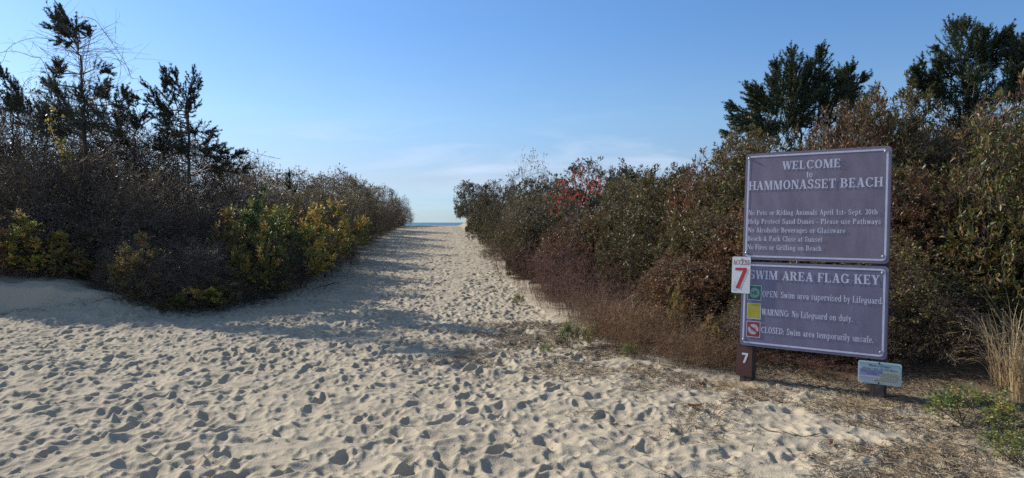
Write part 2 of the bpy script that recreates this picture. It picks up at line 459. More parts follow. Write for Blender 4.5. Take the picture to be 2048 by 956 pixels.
def nearest(P, Q):
    out = np.empty(len(Q), int)
    for i in range(0, len(Q), 500):
        q = Q[i:i + 500]
        D = ((q[:, None] - P[None]) ** 2).sum(-1) + 1.2 * np.maximum(0, P[None, :, 2] - q[:, None, 2]) ** 2
        out[i:i + 500] = D.argmin(1)
    return out

def shrub_meshes(name, seed, R, H, n_stem=11, n2=170, n3=1300, n_twig=6000, twig=(.12, .28), tr=.0022, leaf=None, leaf_frac=1.0,
                 per=2, spread=.55, up=.5, shell=.35, wild=.02, leaf2=None):
    """branches and foliage of one shrub. leaf = (len min, len max, width ratio)"""
    rng = np.random.default_rng(seed); lob = lobes(rng)
    B, Lf = Acc(), Acc()
    e1 = dome(rng, n_stem, R * .9, H * .95, lob, .8, .25)
    b1 = np.concatenate([rng.normal(size=(n_stem, 2)) * .12 * R, np.full((n_stem, 1), -.08)], 1)
    c1 = b1 * .5 + e1 * np.array([.45, .45, .75]) * .9 + rng.normal(size=e1.shape) * .12
    P1 = curve_pts(b1, c1, e1, 7); tubes(B, rng, P1, rng.uniform(.010, .018, n_stem), .004, 5)
    S1 = P1[:, 1:].reshape(-1, 3)
    e2 = dome(rng, n2, R, H, lob, .5); s2 = S1[nearest(S1, e2)]
    c2 = (s2 + e2) / 2 + rng.normal(size=e2.shape) * .10 * R + np.array([0, 0, .05 * H])
    P2 = curve_pts(s2, c2, e2, 5); tubes(B, rng, P2, .0055, .0028, 3)
    S2 = P2[:, 1:].reshape(-1, 3)
    e3 = dome(rng, n3, R, H, lob, shell); s3 = S2[nearest(S2, e3)]
    c3 = (s3 + e3) / 2 + rng.normal(size=e3.shape) * .05 * R
    P3 = curve_pts(s3, c3, e3, 4); tubes(B, rng, P3, .0032, .0018, 3)
    k = rng.integers(0, n3, n_twig); t = rng.integers(1, 4, n_twig)
    s4 = P3[k, t]; dd = nrmz(P3[k, 3] - P3[k, 0]); out = nrmz(s4 / np.array([R, R, H]) + np.array([0, 0, .1]))
    d4 = nrmz(dd * .5 + out * .5 + rng.normal(size=dd.shape) * spread + np.array([0, 0, up]))
    L4 = rng.uniform(*twig, n_twig) * np.where(rng.random(n_twig) < wild, 1.7, 1)
    e4 = s4 + d4 * L4[:, None]; c4 = (s4 + e4) / 2 + rng.normal(size=e4.shape) * .18 * L4[:, None]
    P4 = curve_pts(s4, c4, e4, 3); tubes(B, rng, P4, tr, tr * .55, 3)
    bm_ = B.mesh(name + '_branches')
    fm_ = None
    if leaf:
        mid4 = P4[:, 1]; ph = rng.random(6) * 6.28
        patch = (np.sin(mid4[:, 0] * 4.3 + ph[0] + 2 * np.sin(mid4[:, 2] * 2.1 + ph[1])) + np.sin(mid4[:, 1] * 4.7 + ph[2] + 2 * np.sin(mid4[:, 0] * 1.9 + ph[3])) + np.sin(mid4[:, 2] * 5.1 + ph[4])) / 3
        sel = rng.random(n_twig) < leaf_frac * np.clip(.72 + .75 * patch, .12, 1.15)
        p0, p1, dv = P4[sel, 1], P4[sel, 2], d4[sel]
        m = len(p0)
        for q in range(per):
            tt = rng.random((m, 1)) ** .6
            pos = p0 + (p1 - p0) * tt
            ld = dv * .8 + rng.normal(size=(m, 3)) * .6 + np.array([0, 0, .15])
            LL = leaf[0] * .75 + (leaf[1] - leaf[0] * .75) * rng.random(m) ** 1.3
            leaves(Lf, rng, pos, ld, LL, LL * leaf[2] * rng.uniform(.7, 1.15, m), rng.uniform(.02, .3), rng.uniform(-.1, .4))
        fm_ = Lf.mesh(name + '_foliage')
    return bm_, fm_

def rose_meshes(name, seed, R, H, n_stem=9, n2=60, n_sprig=420, leaflet=.036, zmin=.25):
    """upright canes with pinnate leaves"""
    rng = np.random.default_rng(seed); lob = lobes(rng); B, Lf = Acc(), Acc()
    e1 = dome(rng, n_stem, R * .9, H, lob, .85, .45)
    b1 = np.concatenate([rng.normal(size=(n_stem, 2)) * .15 * R, np.full((n_stem, 1), -.05)], 1)
    c1 = b1 * .4 + e1 * np.array([.55, .55, .5]); P1 = curve_pts(b1, c1, e1, 6); tubes(B, rng, P1, .007, .003, 4)
    S1 = P1[:, 2:].reshape(-1, 3)
    e2 = dome(rng, n2, R, H, lob, .6, zmin); s2 = S1[nearest(S1, e2)]
    P2 = curve_pts(s2, (s2 + e2) / 2 + rng.normal(size=e2.shape) * .05, e2, 4); tubes(B, rng, P2, .0035, .002, 3)
    k = rng.integers(0, n2, n_sprig); t = rng.integers(1, 4, n_sprig)
    s = P2[k, t]; d = nrmz(rng.normal(size=(n_sprig, 3)) + np.array([0, 0, .5]) + .6 * nrmz(s))
    L = rng.uniform(.08, .14, n_sprig); e = s + d * L[:, None]
    tubes(B, rng, curve_pts(s, (s + e) / 2, e - np.array([0, 0, .015]), 3), .0013, .0008, 3)
    hue = np.clip(rng.random(n2) * .8 + .1, 0, 1)[k]
    side = nrmz(np.cross(d, np.array([0, 0, 1.]) + rng.normal(size=d.shape) * .3))
    for q, f in enumerate((.35, .6, .85)):
        for sg in (-1, 1):
            ll = leaflet * rng.uniform(.7, 1.2, n_sprig)
            leaves(Lf, rng, s + d * (L * f)[:, None], d * .5 + side * sg, ll, ll * .62, .1, .15, .8, np.clip(hue + rng.normal(size=n_sprig) * .13, 0, 1))
    ll = leaflet * rng.uniform(.8, 1.3, n_sprig)
    leaves(Lf, rng, e, d, ll, ll * .62, .1, .15, .8, np.clip(hue + rng.normal(size=n_sprig) * .13, 0, 1))
    return B.mesh(name + '_canes'), Lf.mesh(name + '_foliage')

def weed_meshes(name, seed, R, H, n_stem=60, n2=900, n_seed=9000):
    """upright brown dead stems with plumes of tiny seed heads"""
    rng = np.random.default_rng(seed); B, S = Acc(), Acc()
    r = R * np.sqrt(rng.random(n_stem)); az = rng.random(n_stem) * 6.283
    b = np.stack([r * np.cos(az), r * np.sin(az), np.full(n_stem, -.05)], 1)
    e = b * np.array([1.15, 1.15, 0]) + rng.normal(size=b.shape) * .12 + np.array([0, 0, 1]) * (H * rng.uniform(.55, 1, n_stem))[:, None]
    P = curve_pts(b, (b + e) / 2 + rng.normal(size=b.shape) * .06, e, 6); tubes(B, rng, P, .0035, .0014, 3)
    k = rng.integers(0, n_stem, n2); t = rng.integers(2, 6, n2); s = P[k, t]
    d = nrmz(rng.normal(size=(n2, 3)) * .7 + np.array([0, 0, .8])); L = rng.uniform(.08, .26, n2)
    e2 = s + d * L[:, None]; P2 = curve_pts(s, (s + e2) / 2 + rng.normal(size=s.shape) * .02, e2, 3); tubes(B, rng, P2, .0018, .001, 3)
    k = rng.integers(0, n2, n_seed); f = rng.random((n_seed, 1))
    pos = P2[k, 0] + (P2[k, 2] - P2[k, 0]) * f + rng.normal(size=(n_seed, 3)) * .012
    leaves(S, rng, pos, rng.normal(size=(n_seed, 3)) + np.array([0, 0, .6]), rng.uniform(.012, .026, n_seed), rng.uniform(.004, .009, n_seed))
    return B.mesh(name + '_stems'), S.mesh(name + '_seeds')

def grass_mesh(name, seed, R, H, n=160, w=.006, arch=.5, plumes=0):
    rng = np.random.default_rng(seed); G = Acc()
    r = R * .45 * np.sqrt(rng.random(n)); az = rng.random(n) * 6.283
    b = np.stack([r * np.cos(az), r * np.sin(az), np.full(n, -.03)], 1)
    az2 = az + rng.normal(size=n) * 1.3; h = H * (.35 + .65 * rng.random(n) ** 1.5); sp = R * rng.uniform(.2, 1.5, n)
    o = np.stack([np.cos(az2), np.sin(az2), 0 * az2], 1)
    t = np.linspace(0, 1, 7)
    zc = h[:, None] * (t * (1 + arch * .5) - arch * .62 * t ** 3 * rng.uniform(.2, 1.6, n)[:, None])
    P = b[:, None] + o[:, None] * (sp[:, None] * t ** 1.8)[..., None]; P[..., 2] += zc
    P[:, 1:] += np.cumsum(rng.normal(size=(n, 6, 3)) * np.array([1, 1, .5]) * H * .014, 1)
    sd = nrmz(np.cross(o, rng.normal(size=(n, 3)) * .5 + np.array([0, 0, 1.]))) 
    ww = w * np.array([.8, 1, 1, .9, .7, .45, .06])[None, :] * rng.uniform(.6, 1.3, n)[:, None]
    V = np.stack([P - sd[:, None] * ww[..., None] * .5, P + sd[:, None] * ww[..., None] * .5], 2)
    base = (np.arange(n) * 14)[:, None]; i = np.arange(6)[None] * 2
    A = base + i
    F = np.concatenate([np.stack([A, A + 1, A + 3], -1).reshape(-1, 3), np.stack([A, A + 3, A + 2], -1).reshape(-1, 3)])
    rr = np.broadcast_to(rng.random(n)[:, None], A.shape).reshape(-1)
    G.add(V, F, np.concatenate([rr, rr]))
    if plumes:
        tip = P[:plumes, -2]; k = 40
        dirv = nrmz(P[:plumes, -1] - P[:plumes, -3])
        for q in range(k):
            pos = tip + dirv * (q / k * .16) - np.array([0, 0, 1]) * (q / k) ** 2 * .05
            leaves(G, rng, pos, dirv + rng.normal(size=tip.shape) * .5, .022, .004)
    return G.mesh(name)

def thing_of(name, parts, loc, rz, sc, label, cat, group=None):
    """an Empty with linked copies of the part meshes"""
    o = empty(name, loc, (0, 0, rz)); o.scale = sc
    tag(o, label, cat, group)
    for pn, me, mat in parts:
        link(pn, me, mat, o)
    return o

PROTO = {}
def proto(key, parts, R, H): PROTO.setdefault(key, []).append((parts, R, H))
for s in (1, 2, 3):
    b, f = shrub_meshes('bayberry', 10 + s, 1.25, 2.2, n_twig=10500, twig=(.07, .14), up=.1, leaf=(.045, .088, .36), per=6, leaf_frac=.95, shell=.45)
    proto('bayberry', [('branches', b, M['twig_brown']), ('foliage', f, M['bayberry_rust' if s == 2 else 'bayberry'])], 1.25, 2.2)
b, f = shrub_meshes('near_bayberry', 21, 1.0, 1.9, n_stem=9, n2=120, n3=700, n_twig=3000, twig=(.09, .18), leaf=(.065, .11, .36), per=6, tr=.003, up=.2)
proto('near', [('branches', b, M['twig_brown']), ('foliage', f, M['bayberry_green'])], 1.0, 1.9)
for s in (1, 2):
    b, f = shrub_meshes('dark_bayberry', 30 + s, 1.6, 2.2, n_twig=9500, twig=(.07, .14), up=.1, leaf=(.05, .09, .42), per=6, leaf_frac=.95, shell=.45)
    proto('dark', [('branches', b, M['twig_grey']), ('foliage', f, M['bayberry_dark'])], 1.6, 2.2)
for s in (1, 2, 3):
    b, f = shrub_meshes('bare_shrub', 40 + s, 1.35, 2.1, n_stem=14, n2=220, n3=1900, n_twig=9500, twig=(.10, .26), tr=.0026, leaf=(.032, .068, .5), per=2, leaf_frac=.8, up=.1, wild=.04, spread=.75)
    proto('bare', [('branches', b, M['twig_grey']), ('foliage', f, M['dark_leaf'])], 1.35, 2.1)
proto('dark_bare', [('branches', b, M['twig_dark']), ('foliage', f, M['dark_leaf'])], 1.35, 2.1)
for s in (1, 2):
    b, f = shrub_meshes('beach_plum', 50 + s, 1.4, 2.0, n_stem=14, n2=200, n3=1600, n_twig=7000, twig=(.08, .2), tr=.0026, leaf=(.04, .078, .5), per=3, leaf_frac=1, up=.15, wild=.04, shell=.45)
    proto('olive', [('branches', b, M['twig_grey']), ('foliage', f, M['olive'])], 1.4, 2.0)
b, f = shrub_meshes('yellow_shrub', 55, 1.2, 1.6, n_twig=5000, twig=(.08,.18), up=.2, leaf=(.04, .07, .4), per=3, leaf_frac=.9)
proto('yellowgreen', [('branches', b, M['twig_brown']), ('foliage', f, M['yellowgreen'])], 1.2, 1.6)
b, f = shrub_meshes('lacy_shrub', 57, 1.2, 2.0, n_stem=8, n2=90, n3=450, n_twig=1500, leaf=(.05, .08, .5), per=2, leaf_frac=.7)
proto('lacy', [('branches', b, M['twig_grey']), ('foliage', f, M['bayberry_dark'])], 1.2, 2.0)
for s, mk in ((1, 'rose_leaf'), (2, 'rose_leaf'), (3, 'rose_autumn'), (4, 'rose_green')):
    b, f = rose_meshes('rose', 60 + s, .6, 1.2, n_sprig=620, leaflet=.046)
    proto({'rose_leaf': 'rose', 'rose_autumn': 'rose_autumn', 'rose_green': 'rose_green'}[mk], [('canes', b, M['twig_brown']), ('foliage', f, M[mk])], .6, 1.2)
b, f = rose_meshes('small_rose', 70, .38, .42, 12, 40, 260, .034, .1)
proto('small_rose', [('canes', b, M['twig_brown']), ('foliage', f, M['rose_green'])], .38, .42)
for s in (1, 2):
    b, f = weed_meshes('dead_weed', 80 + s, .6, 1.0)
    proto('weed', [('stems', b, M['weed']), ('seed_heads', f, M['weed'])], .7, 1.0)
b, f = weed_meshes('rust_weed', 86, .6, 1.0, 70, 1000, 7500)
proto('rust_weed', [('stems', b, M['weed_rust']), ('seed_heads', f, M['weed_rust'])], .7, 1.0)
proto('grass', [('blades', grass_mesh('dry_grass', 90, .5, 1.0, 190, .008, .5, 30), M['straw_rust'])], .5, 1.0)
proto('tallgrass', [('blades', grass_mesh('tall_grass', 91, .62, 1.2, 190, .010, 1.05, 50), M['straw'])], .55, 1.25)
proto('tuft', [('blades', grass_mesh('straw_tuft', 92, .35, .22, 170, .004, .9), M['straw'])], .35, .22)

_cnt = {}
_prg = np.random.default_rng(123)
NAMES = {'bayberry': 'bayberry_shrub', 'near': 'bayberry_shrub', 'dark': 'bayberry_shrub', 'bare': 'bare_shrub', 'dark_bare': 'bare_shrub', 'olive': 'beach_plum_shrub', 'yellowgreen': 'leafy_shrub',
         'lacy': 'leafy_shrub', 'rose': 'rose_bush', 'rose_autumn': 'rose_bush', 'rose_green': 'rose_bush', 'small_rose': 'rose_bush', 'weed': 'dead_weed', 'rust_weed': 'dead_weed', 'grass': 'grass_clump', 'tallgrass': 'grass_clump', 'tuft': 'grass_clump'}
CATS = {'rose': 'rose bush', 'rose_autumn': 'rose bush', 'rose_green': 'rose bush', 'small_rose': 'rose bush', 'weed': 'weed', 'rust_weed': 'weed', 'grass': 'grass', 'tallgrass': 'grass', 'tuft': 'grass'}
def plant(key, px, Y, top, wpx, label, group=None, zoff=0.0):
    """stands at distance Y under pixel column px; its top reaches pixel row top, its width is wpx pixels"""
    lst = PROTO[key]; c = _cnt.get(key, 0); _cnt[key] = c + 1
    parts, R, H = lst[c % len(lst)]
    x = (px - 1024) / HFOC * Y
    gz = ground_z(x, Y) + zoff
    h = CAM_H + (445 - top) / HFOC * Y - gz
    w = wpx / HFOC * Y / (2 * R)
    s = h / H * {'bare': 1.0, 'olive': .97, 'bayberry': .9, 'dark': .9, 'dark_bare': .95}.get(key, 1.0)
    return thing_of(NAMES[key], parts, (x, Y, gz), float(_prg.random() * 6.28), (w, w, s), label, CATS.get(key, 'shrub'), group)

GL = 'bare shrubs of the left thicket'; GH = 'shrubs of the left hedge along the path'; GR = 'bayberry shrubs of the right thicket'
GF = 'shrubs of the right hedge along the path'; GRO = 'rose bushes'; GW = 'dead weeds beside the path'; GG = 'dry grass clumps'
# left thicket, back row then front row
for px, Y, top, w, lab in [
    (-70, 14.2, 205, 330, 'dark leafless shrub cut off by the left picture edge, back row'),
    (50, 14.6, 200, 330, 'dark leafless shrub under the small cedar spire at the far left'),
    (150, 15.0, 222, 330, 'dark tangled shrub round the trunk of the tallest left cedar'),
    (250, 16.0, 250, 320, 'dark tangled shrub between the two tall left cedars'),
    (350, 16.4, 278, 300, 'dark tangled shrub round the trunk of the shorter left cedar'),
    (430, 16.8, 322, 270, 'dark shrub under the drooping right limbs of the left cedar'),
    (-20, 13.1, 390, 290, 'grey twiggy shrub above the sand mound at the left edge'),
    (90, 12.4, 410, 290, 'grey twiggy shrub below the hanging yellow vine'),
    (195, 13.0, 425, 290, 'grey twiggy shrub behind the right end of the sand mound'),
    (300, 12.9, 425, 280, 'dense dark shrub standing right of the sand mound'),
    (395, 13.9, 400, 270, 'dense dark shrub left of the green topped rose bush'),
    (105, 12.7, 315, 250, 'tangled brown shrub over the yellow vine, before the tallest cedar trunk'),
    (30, 12.6, 330, 240, 'tangled brown shrub above the left rose bushes'),
    (195, 13.3, 320, 250, 'tangled brown shrub right of the tallest cedar trunk'),
    (290, 13.0, 355, 230, 'tangled brown shrub before the shorter two spired cedar'),
    (250, 11.8, 490, 170, 'low dark bramble where the mound meets the thicket'),
    (335, 11.35, 505, 220, 'low dark bramble nearest the camera in the left thicket'),
    (400, 12.0, 480, 200, 'low dark bramble under the yellow roses on the left'),
    (470, 13.3, 465, 190, 'low purple brown bramble left of the widest path shadow')]:
    plant('bare', px, Y, top, w, lab, GL)
for px, Y, top, w, key, lab in [
    (500, 19, 350, 230, 'olive', 'olive brown shrub on the skyline just right of the left cedar'),
    (570, 23, 356, 210, 'olive', 'olive brown shrub on the skyline below the tiny cedar'),
    (632, 28, 358, 180, 'olive', 'olive shrub with long twigs, skyline hump of the left hedge'),
    (682, 33, 364, 150, 'olive', 'yellowish shrub on the falling skyline of the left hedge'),
    (722, 38, 370, 125, 'olive', 'rust tipped shrub on the left hedge slope, third from the gap'),
    (756, 44, 380, 100, 'olive', 'dark shrub second from the sea gap on the left'),
    (790, 51, 398, 74, 'bare', 'last dark shrub of the left hedge beside the sea gap'),
    (480, 16.8, 405, 230, 'olive', 'purple brown shrub behind the green topped rose bush'),
    (555, 18.8, 395, 200, 'olive', 'brown shrub behind the yellow roses of the left hedge'),
    (610, 22.5, 400, 180, 'olive', 'grey brown shrub right of the yellow roses'),
    (650, 26, 395, 150, 'olive', 'olive shrub in the middle of the left hedge front'),
    (690, 30.5, 400, 125, 'olive', 'olive shrub whose foot reaches the narrowing path'),
    (722, 35, 405, 95, 'olive', 'rounded front shrub at the end of the near left hedge'),
    (750, 41, 408, 80, 'olive', 'dark front shrub just before the far end of the left hedge'),
    (783, 48, 420, 60, 'bare', 'low dark shrub on the shaded sand lip left of the sea gap'),
    (520, 14.6, 480, 170, 'bare', 'low dark brush along the shaded path edge, nearest stretch'),
    (570, 16.6, 470, 150, 'bare', 'low dark brush along the shaded path edge, below the bright yellow rose'),
    (620, 19.3, 458, 140, 'bare', 'low dark brush along the shaded path edge, far stretch'),
    (660, 22.4, 445, 115, 'bare', 'low dark brush where the path shadow begins to thin')]:
    plant(key, px, Y, top, w, lab, GH)
for key, px, Y, top, w, lab in [
    ('rose_autumn', 5, 11.35, 440, 130, 'orange and yellow rose bush at the left picture edge above the mound'),
    ('rose', 72, 11.4, 446, 120, 'green and orange rose bush behind the crest of the sand mound'),
    ('rose_autumn', 140, 11.4, 492, 90, 'small rusty rose bush behind the middle of the mound'),
    ('rose_autumn', 270, 10.95, 478, 110, 'dull orange rose bush over the right end of the mound'),
    ('rose_green', 522, 13.6, 394, 150, 'green topped rose bush, highest in the left hedge'),
    ('rose', 598, 15.2, 402, 170, 'yellow and green rose bush right of the green topped one'),
    ('rose', 655, 17.6, 426, 130, 'bright yellow rose bush furthest right in the left hedge'),
    ('rose', 705, 21.2, 425, 70, 'small olive rose patch where the left hedge meets the path'),
    ('rose_autumn', 462, 12.9, 432, 100, 'rusty olive rose patch left of the green topped rose bush'),
    ('rose', 505, 12.3, 472, 100, 'yellow rose sprays below the green topped rose bush'),
    ('rose_autumn', 545, 13.3, 520, 80, 'small orange rose sprays low in the left hedge'),
    ('rose_autumn', 460, 12.3, 500, 70, 'thin rusty rose sprays left of the yellow sprays'),
    ('rose', 395, 10.95, 570, 90, 'yellow leaved rose at the sand edge of the left thicket'),
    ('rose_autumn', 440, 11.4, 560, 80, 'rust leaved rose right of the yellow one at the sand edge'),
    ('rose_autumn', 335, 10.7, 592, 60, 'small drooping rose just left of the yellow one at the sand edge'),
    ('rose', 275, 10.8, 578, 60, 'sparse rose sprig where the mound runs into the brambles')]:
    plant(key, px, Y, top, w, lab, GRO)
# right thicket
for px, Y, top, w, key, lab in [
    (958, 46, 358, 100, 'dark', 'dark round bayberry dome beside the sea gap on the right'),
    (962, 40, 385, 66, 'dark', 'low dark bayberry on the sandy lip of the right hedge'),
    (1000, 33, 358, 120, 'dark', 'dark bayberry right of the round dome, before a lacy bush'),
    (1050, 29, 325, 130, 'lacy', 'airy see through shrub on the right hedge skyline'),
    (1090, 25, 330, 170, 'dark', 'dark bayberry behind the red leaves, on its left'),
    (1200, 21, 316, 220, 'dark', 'broad bayberry hump on the skyline right of the red leaves'),
    (1290, 18, 332, 200, 'dark', 'bayberry in the skyline dip left of the tall thicket'),
    (1008, 30, 405, 95, 'dark', 'brown twiggy shrub at the far right edge of the path'),
    (1080, 23, 395, 170, 'olive', 'brown twiggy shrub in the middle of the right hedge'),
    (1120, 18, 385, 220, 'dark', 'glossy dark shrub directly below the red leaves'),
    (1006, 23, 452, 92, 'yellowgreen', 'yellow green shrub jutting into the right side of the path'),
    (1085, 17.5, 440, 150, 'bayberry', 'brown shrub behind the purple weeds on the path edge'),
    (1160, 14.5, 415, 230, 'bayberry', 'bayberry above the purple brown weeds'),
    (1250, 14.5, 355, 250, 'bayberry', 'bayberry right of the red leaves, shaded left flank')]:
    plant(key, px, Y, top, w, lab, GF)
for px, Y, top, w, key, lab in [
    (1345, 13, 315, 250, 'bayberry', 'bayberry where the right skyline starts to climb'),
    (1425, 11.8, 283, 270, 'bayberry', 'tall bayberry below the lowest limbs of the right cedar'),
    (1500, 11, 270, 280, 'bayberry', 'tall bayberry left of the upper sign corner'),
    (1580, 10.4, 235, 280, 'bayberry', 'rusty bayberry in front of the two spired cedar'),
    (1670, 10, 195, 290, 'bayberry', 'rusty bayberry above the middle of the welcome sign'),
    (1750, 9.8, 175, 290, 'bayberry', 'highest bayberry, tall bare tips against the sky'),
    (1850, 9.6, 190, 300, 'bayberry', 'bayberry in front of the large right cedar'),
    (1960, 9.4, 200, 310, 'bayberry', 'grey twiggy bayberry right of the large right cedar'),
    (2070, 9.0, 190, 320, 'bayberry', 'bayberry cut off by the right picture edge, upper row'),
    (1385, 14.2, 296, 220, 'bayberry', 'bayberry in the second row where the right skyline climbs steeply'),
    (1465, 13.4, 268, 220, 'bayberry', 'bayberry in the second row under the low left leaning cedar'),
    (1545, 12.0, 248, 220, 'bayberry', 'bayberry in the second row under the two spired cedar'),
    (1625, 11.7, 212, 230, 'bayberry', 'bayberry in the second row under the short flat topped cedar'),
    (1705, 11.4, 184, 230, 'bayberry', 'bayberry in the second row above the upper right sign corner'),
    (1800, 11.0, 170, 240, 'bayberry', 'bayberry in the second row left of the large right cedar'),
    (1890, 11.3, 186, 230, 'bayberry', 'bayberry in the second row right under the large right cedar'),
    (1985, 11.0, 182, 230, 'bayberry', 'bayberry in the second row near the right picture edge'),
    (1650, 13.4, 205, 230, 'bayberry', 'bayberry in the third row between the two right hand cedar groups'),
    (1830, 13.0, 180, 230, 'bayberry', 'bayberry in the third row below the small sparse cedar'),
    (1915, 12.8, 186, 230, 'bayberry', 'bayberry in the third row at the trunk of the large right cedar'),
    (1285, 15.6, 330, 220, 'dark', 'dark bayberry in the second row left of the climbing skyline'),
    (1330, 11.4, 400, 260, 'bayberry', 'green glossy bayberry behind the rusty grass'),
    (1420, 10.0, 385, 270, 'bayberry', 'bayberry left of the number seven access plate'),
    (1500, 9.2, 400, 280, 'bayberry', 'shaded bayberry right behind the left sign post'),
    (1620, 8.6, 330, 320, 'bayberry', 'shaded bayberry hidden behind the middle of the signs'),
    (1760, 8.3, 290, 330, 'bayberry', 'dark bayberry along the right edge of the signs'),
    (1880, 7.9, 330, 330, 'bayberry', 'dark leafy tangle in the hollow right of the signs'),
    (1790, 7.1, 470, 290, 'bayberry', 'dark undergrowth right of the small notice'),
    (1560, 7.8, 500, 280, 'bayberry', 'dark undergrowth below the flag key sign'),
    (1390, 8.9, 500, 270, 'bayberry', 'brown undergrowth left of the signs'),
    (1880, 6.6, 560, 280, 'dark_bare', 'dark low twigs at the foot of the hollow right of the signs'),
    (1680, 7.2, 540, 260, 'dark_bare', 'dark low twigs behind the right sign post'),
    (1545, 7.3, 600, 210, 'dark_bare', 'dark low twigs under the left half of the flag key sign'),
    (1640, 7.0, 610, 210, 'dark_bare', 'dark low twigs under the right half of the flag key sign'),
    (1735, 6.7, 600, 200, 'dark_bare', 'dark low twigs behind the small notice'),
    (1960, 6.9, 500, 300, 'bayberry', 'dark undergrowth behind the tall dry grass')]:
    plant(key, px, Y, top, w, lab, GR)
for px, Y, top, w, lab in [
    (1955, 7.5, 345, 260, 'sunlit green bayberry right of the welcome sign'),
    (2045, 7.0, 250, 280, 'large leaved bayberry leaning in from the right picture edge'),
    (1900, 7.6, 440, 200, 'bayberry with yellow green lower leaves beside the signs')]:
    plant('near', px, Y, top, w, lab, GR)
for px, Y, top, w, lab in [
    (1040, 17.5, 490, 110, 'purple brown weeds at the path edge below the yellow green shrub'),
    (1080, 14.3, 495, 130, 'purple brown weeds in front of the brown shrub'),
    (1128, 12.6, 490, 140, 'tall purple brown weeds in the middle of the right bank'),
    (1180, 11.0, 500, 180, 'tall purple brown weeds left of the rusty grass'),
    (1115, 12.0, 560, 100, 'low brown weeds spilling onto the sand'),
    (1165, 10.9, 560, 120, 'low brown weeds above the green rose on the path edge'),
    (1235, 10.0, 560, 180, 'brown weeds behind the rusty grass'),
    (1500, 7.2, 690, 130, 'brown weeds right behind the brown number plate'),

    (1590, 6.8, 700, 150, 'brown weeds under the flag key sign'),
    (1670, 6.4, 715, 150, 'brown weeds left of the small notice')]:
    plant('weed', px, Y, top, w, lab, GW)
for px, Y, top, w, lab in [
    (1190, 8.9, 590, 110, 'low rust brown weeds right of the green rose at the path edge'),
    (1235, 8.2, 610, 130, 'low rust brown weeds under the left clump of rusty grass'),
    (1290, 7.7, 630, 150, 'low rust brown weeds in front of the rusty grass'),
    (1345, 7.3, 655, 150, 'low rust brown weeds midway to the left sign post'),
    (1405, 7.0, 672, 140, 'low rust brown weeds left of the straw tuft'),
    (1455, 6.85, 685, 120, 'low rust brown weeds beside the brown number plate'),
    (1360, 7.9, 620, 160, 'taller rust brown weeds below the leggy rose'),
    (1440, 7.6, 640, 150, 'taller rust brown weeds left of the flag key sign')]:
    plant('rust_weed', px, Y, top, w, lab, GW)
for key, px, Y, top, w, lab in [
    ('grass', 1215, 8.9, 575, 130, 'rusty grass with drooping tips, left clump on the right bank'),
    ('grass', 1270, 8.5, 585, 130, 'rusty grass with drooping tips, right clump on the right bank'),
    ('grass', 1330, 8.5, 640, 110, 'short rusty grass left of the white leaved rose'),
    ('tallgrass', 2032, 5.75, 610, 150, 'tall straw grass left of the picture corner, arching tips'),
    ('tallgrass', 2085, 5.4, 580, 190, 'tall straw grass cut off by the right picture edge'),
    ('tuft', 1470, 6.15, 770, 130, 'flattened straw tuft before the brown number plate'),
    ('tuft', 1512, 6.35, 752, 90, 'thin straw tuft at the foot of the left sign post'),
    ('tuft', 1560, 6.2, 785, 110, 'straw tuft under the middle of the flag key sign'),
    ('tuft', 1720, 5.5, 790, 120, 'pale straw tuft at the foot of the small notice'),
    ('tuft', 1850, 4.3, 930, 150, 'pale straw tuft at the bottom picture edge')]:
    plant(key, px, Y, top, w, lab, GG)
for key, px, Y, top, w, lab in [
    ('rose_autumn', 1355, 7.9, 565, 44, 'leggy rose with pale leaves between rusty grass and signs'),
    ('small_rose', 1138, 8.35, 640, 46, 'green and yellow rose at the path edge under the weeds'),
    ('small_rose', 1090, 7.75, 686, 26, 'tiny green seedling alone on the sand'),
    ('small_rose', 1258, 7.5, 684, 32, 'small green rose sprig below the rusty grass'),
    ('small_rose', 1180, 8.4, 648, 40, 'green rose sprig left of the rusty weeds'),
    ('rose_autumn', 1425, 7.4, 640, 60, 'pinkish dry rose left of the flag key sign'),
    ('small_rose', 1036, 12.4, 586, 26, 'low green weed leaning out over the path'),
    ('small_rose', 1945, 4.95, 772, 170, 'green leaved rose bush on the ground right of the signs'),
    ('small_rose', 2030, 4.25, 862, 130, 'yellowing rose bush in the lower right picture corner')]:
    plant(key, px, Y, top, w, lab, GRO)
# red leaved sapling in the right hedge
def sumac():
    rng = np.random.default_rng(5); B, Lf = Acc(), Acc(); Y = 16.3
    x0 = (1150 - 1024) / HFOC * Y; gz = ground_z(x0, Y); root = empty('sumac_sapling', (x0, Y, gz))
    tag(root, 'sapling with hanging red leaves in the right hedge', 'sapling')
    tips = [ppt(px, py, Y + rng.normal() * .3) - np.array([x0, Y, gz]) for px, py in ((1165, 335), (1150, 355), (1130, 375), (1180, 360), (1120, 392), (1195, 362), (1160, 385))]
    tips = np.array(tips); b = np.zeros_like(tips); b[:, :2] = rng.normal(size=(7, 2)) * .05
    c = b * .3 + tips * np.array([.4, .4, .7]); P = curve_pts(b, c, tips, 8); tubes(B, rng, P, .012, .004, 5)
    k = rng.integers(0, 7, 190); f = rng.random(190) ** .5
    pos = P[k, 6] + (P[k, 7] - P[k, 6]) * f[:, None] + rng.normal(size=(190, 3)) * np.array([.13, .13, .13])
    ll = rng.uniform(.08, .15, 190)
    leaves(Lf, rng, pos, rng.normal(size=(190, 3)) * .6 + np.array([-.15, 0, -.8]), ll, ll * .36)
    link('branches', B.mesh('sumac_branches'), M['twig_brown'], root); link('foliage', Lf.mesh('sumac_leaves'), M['sumac'], root)
sumac()

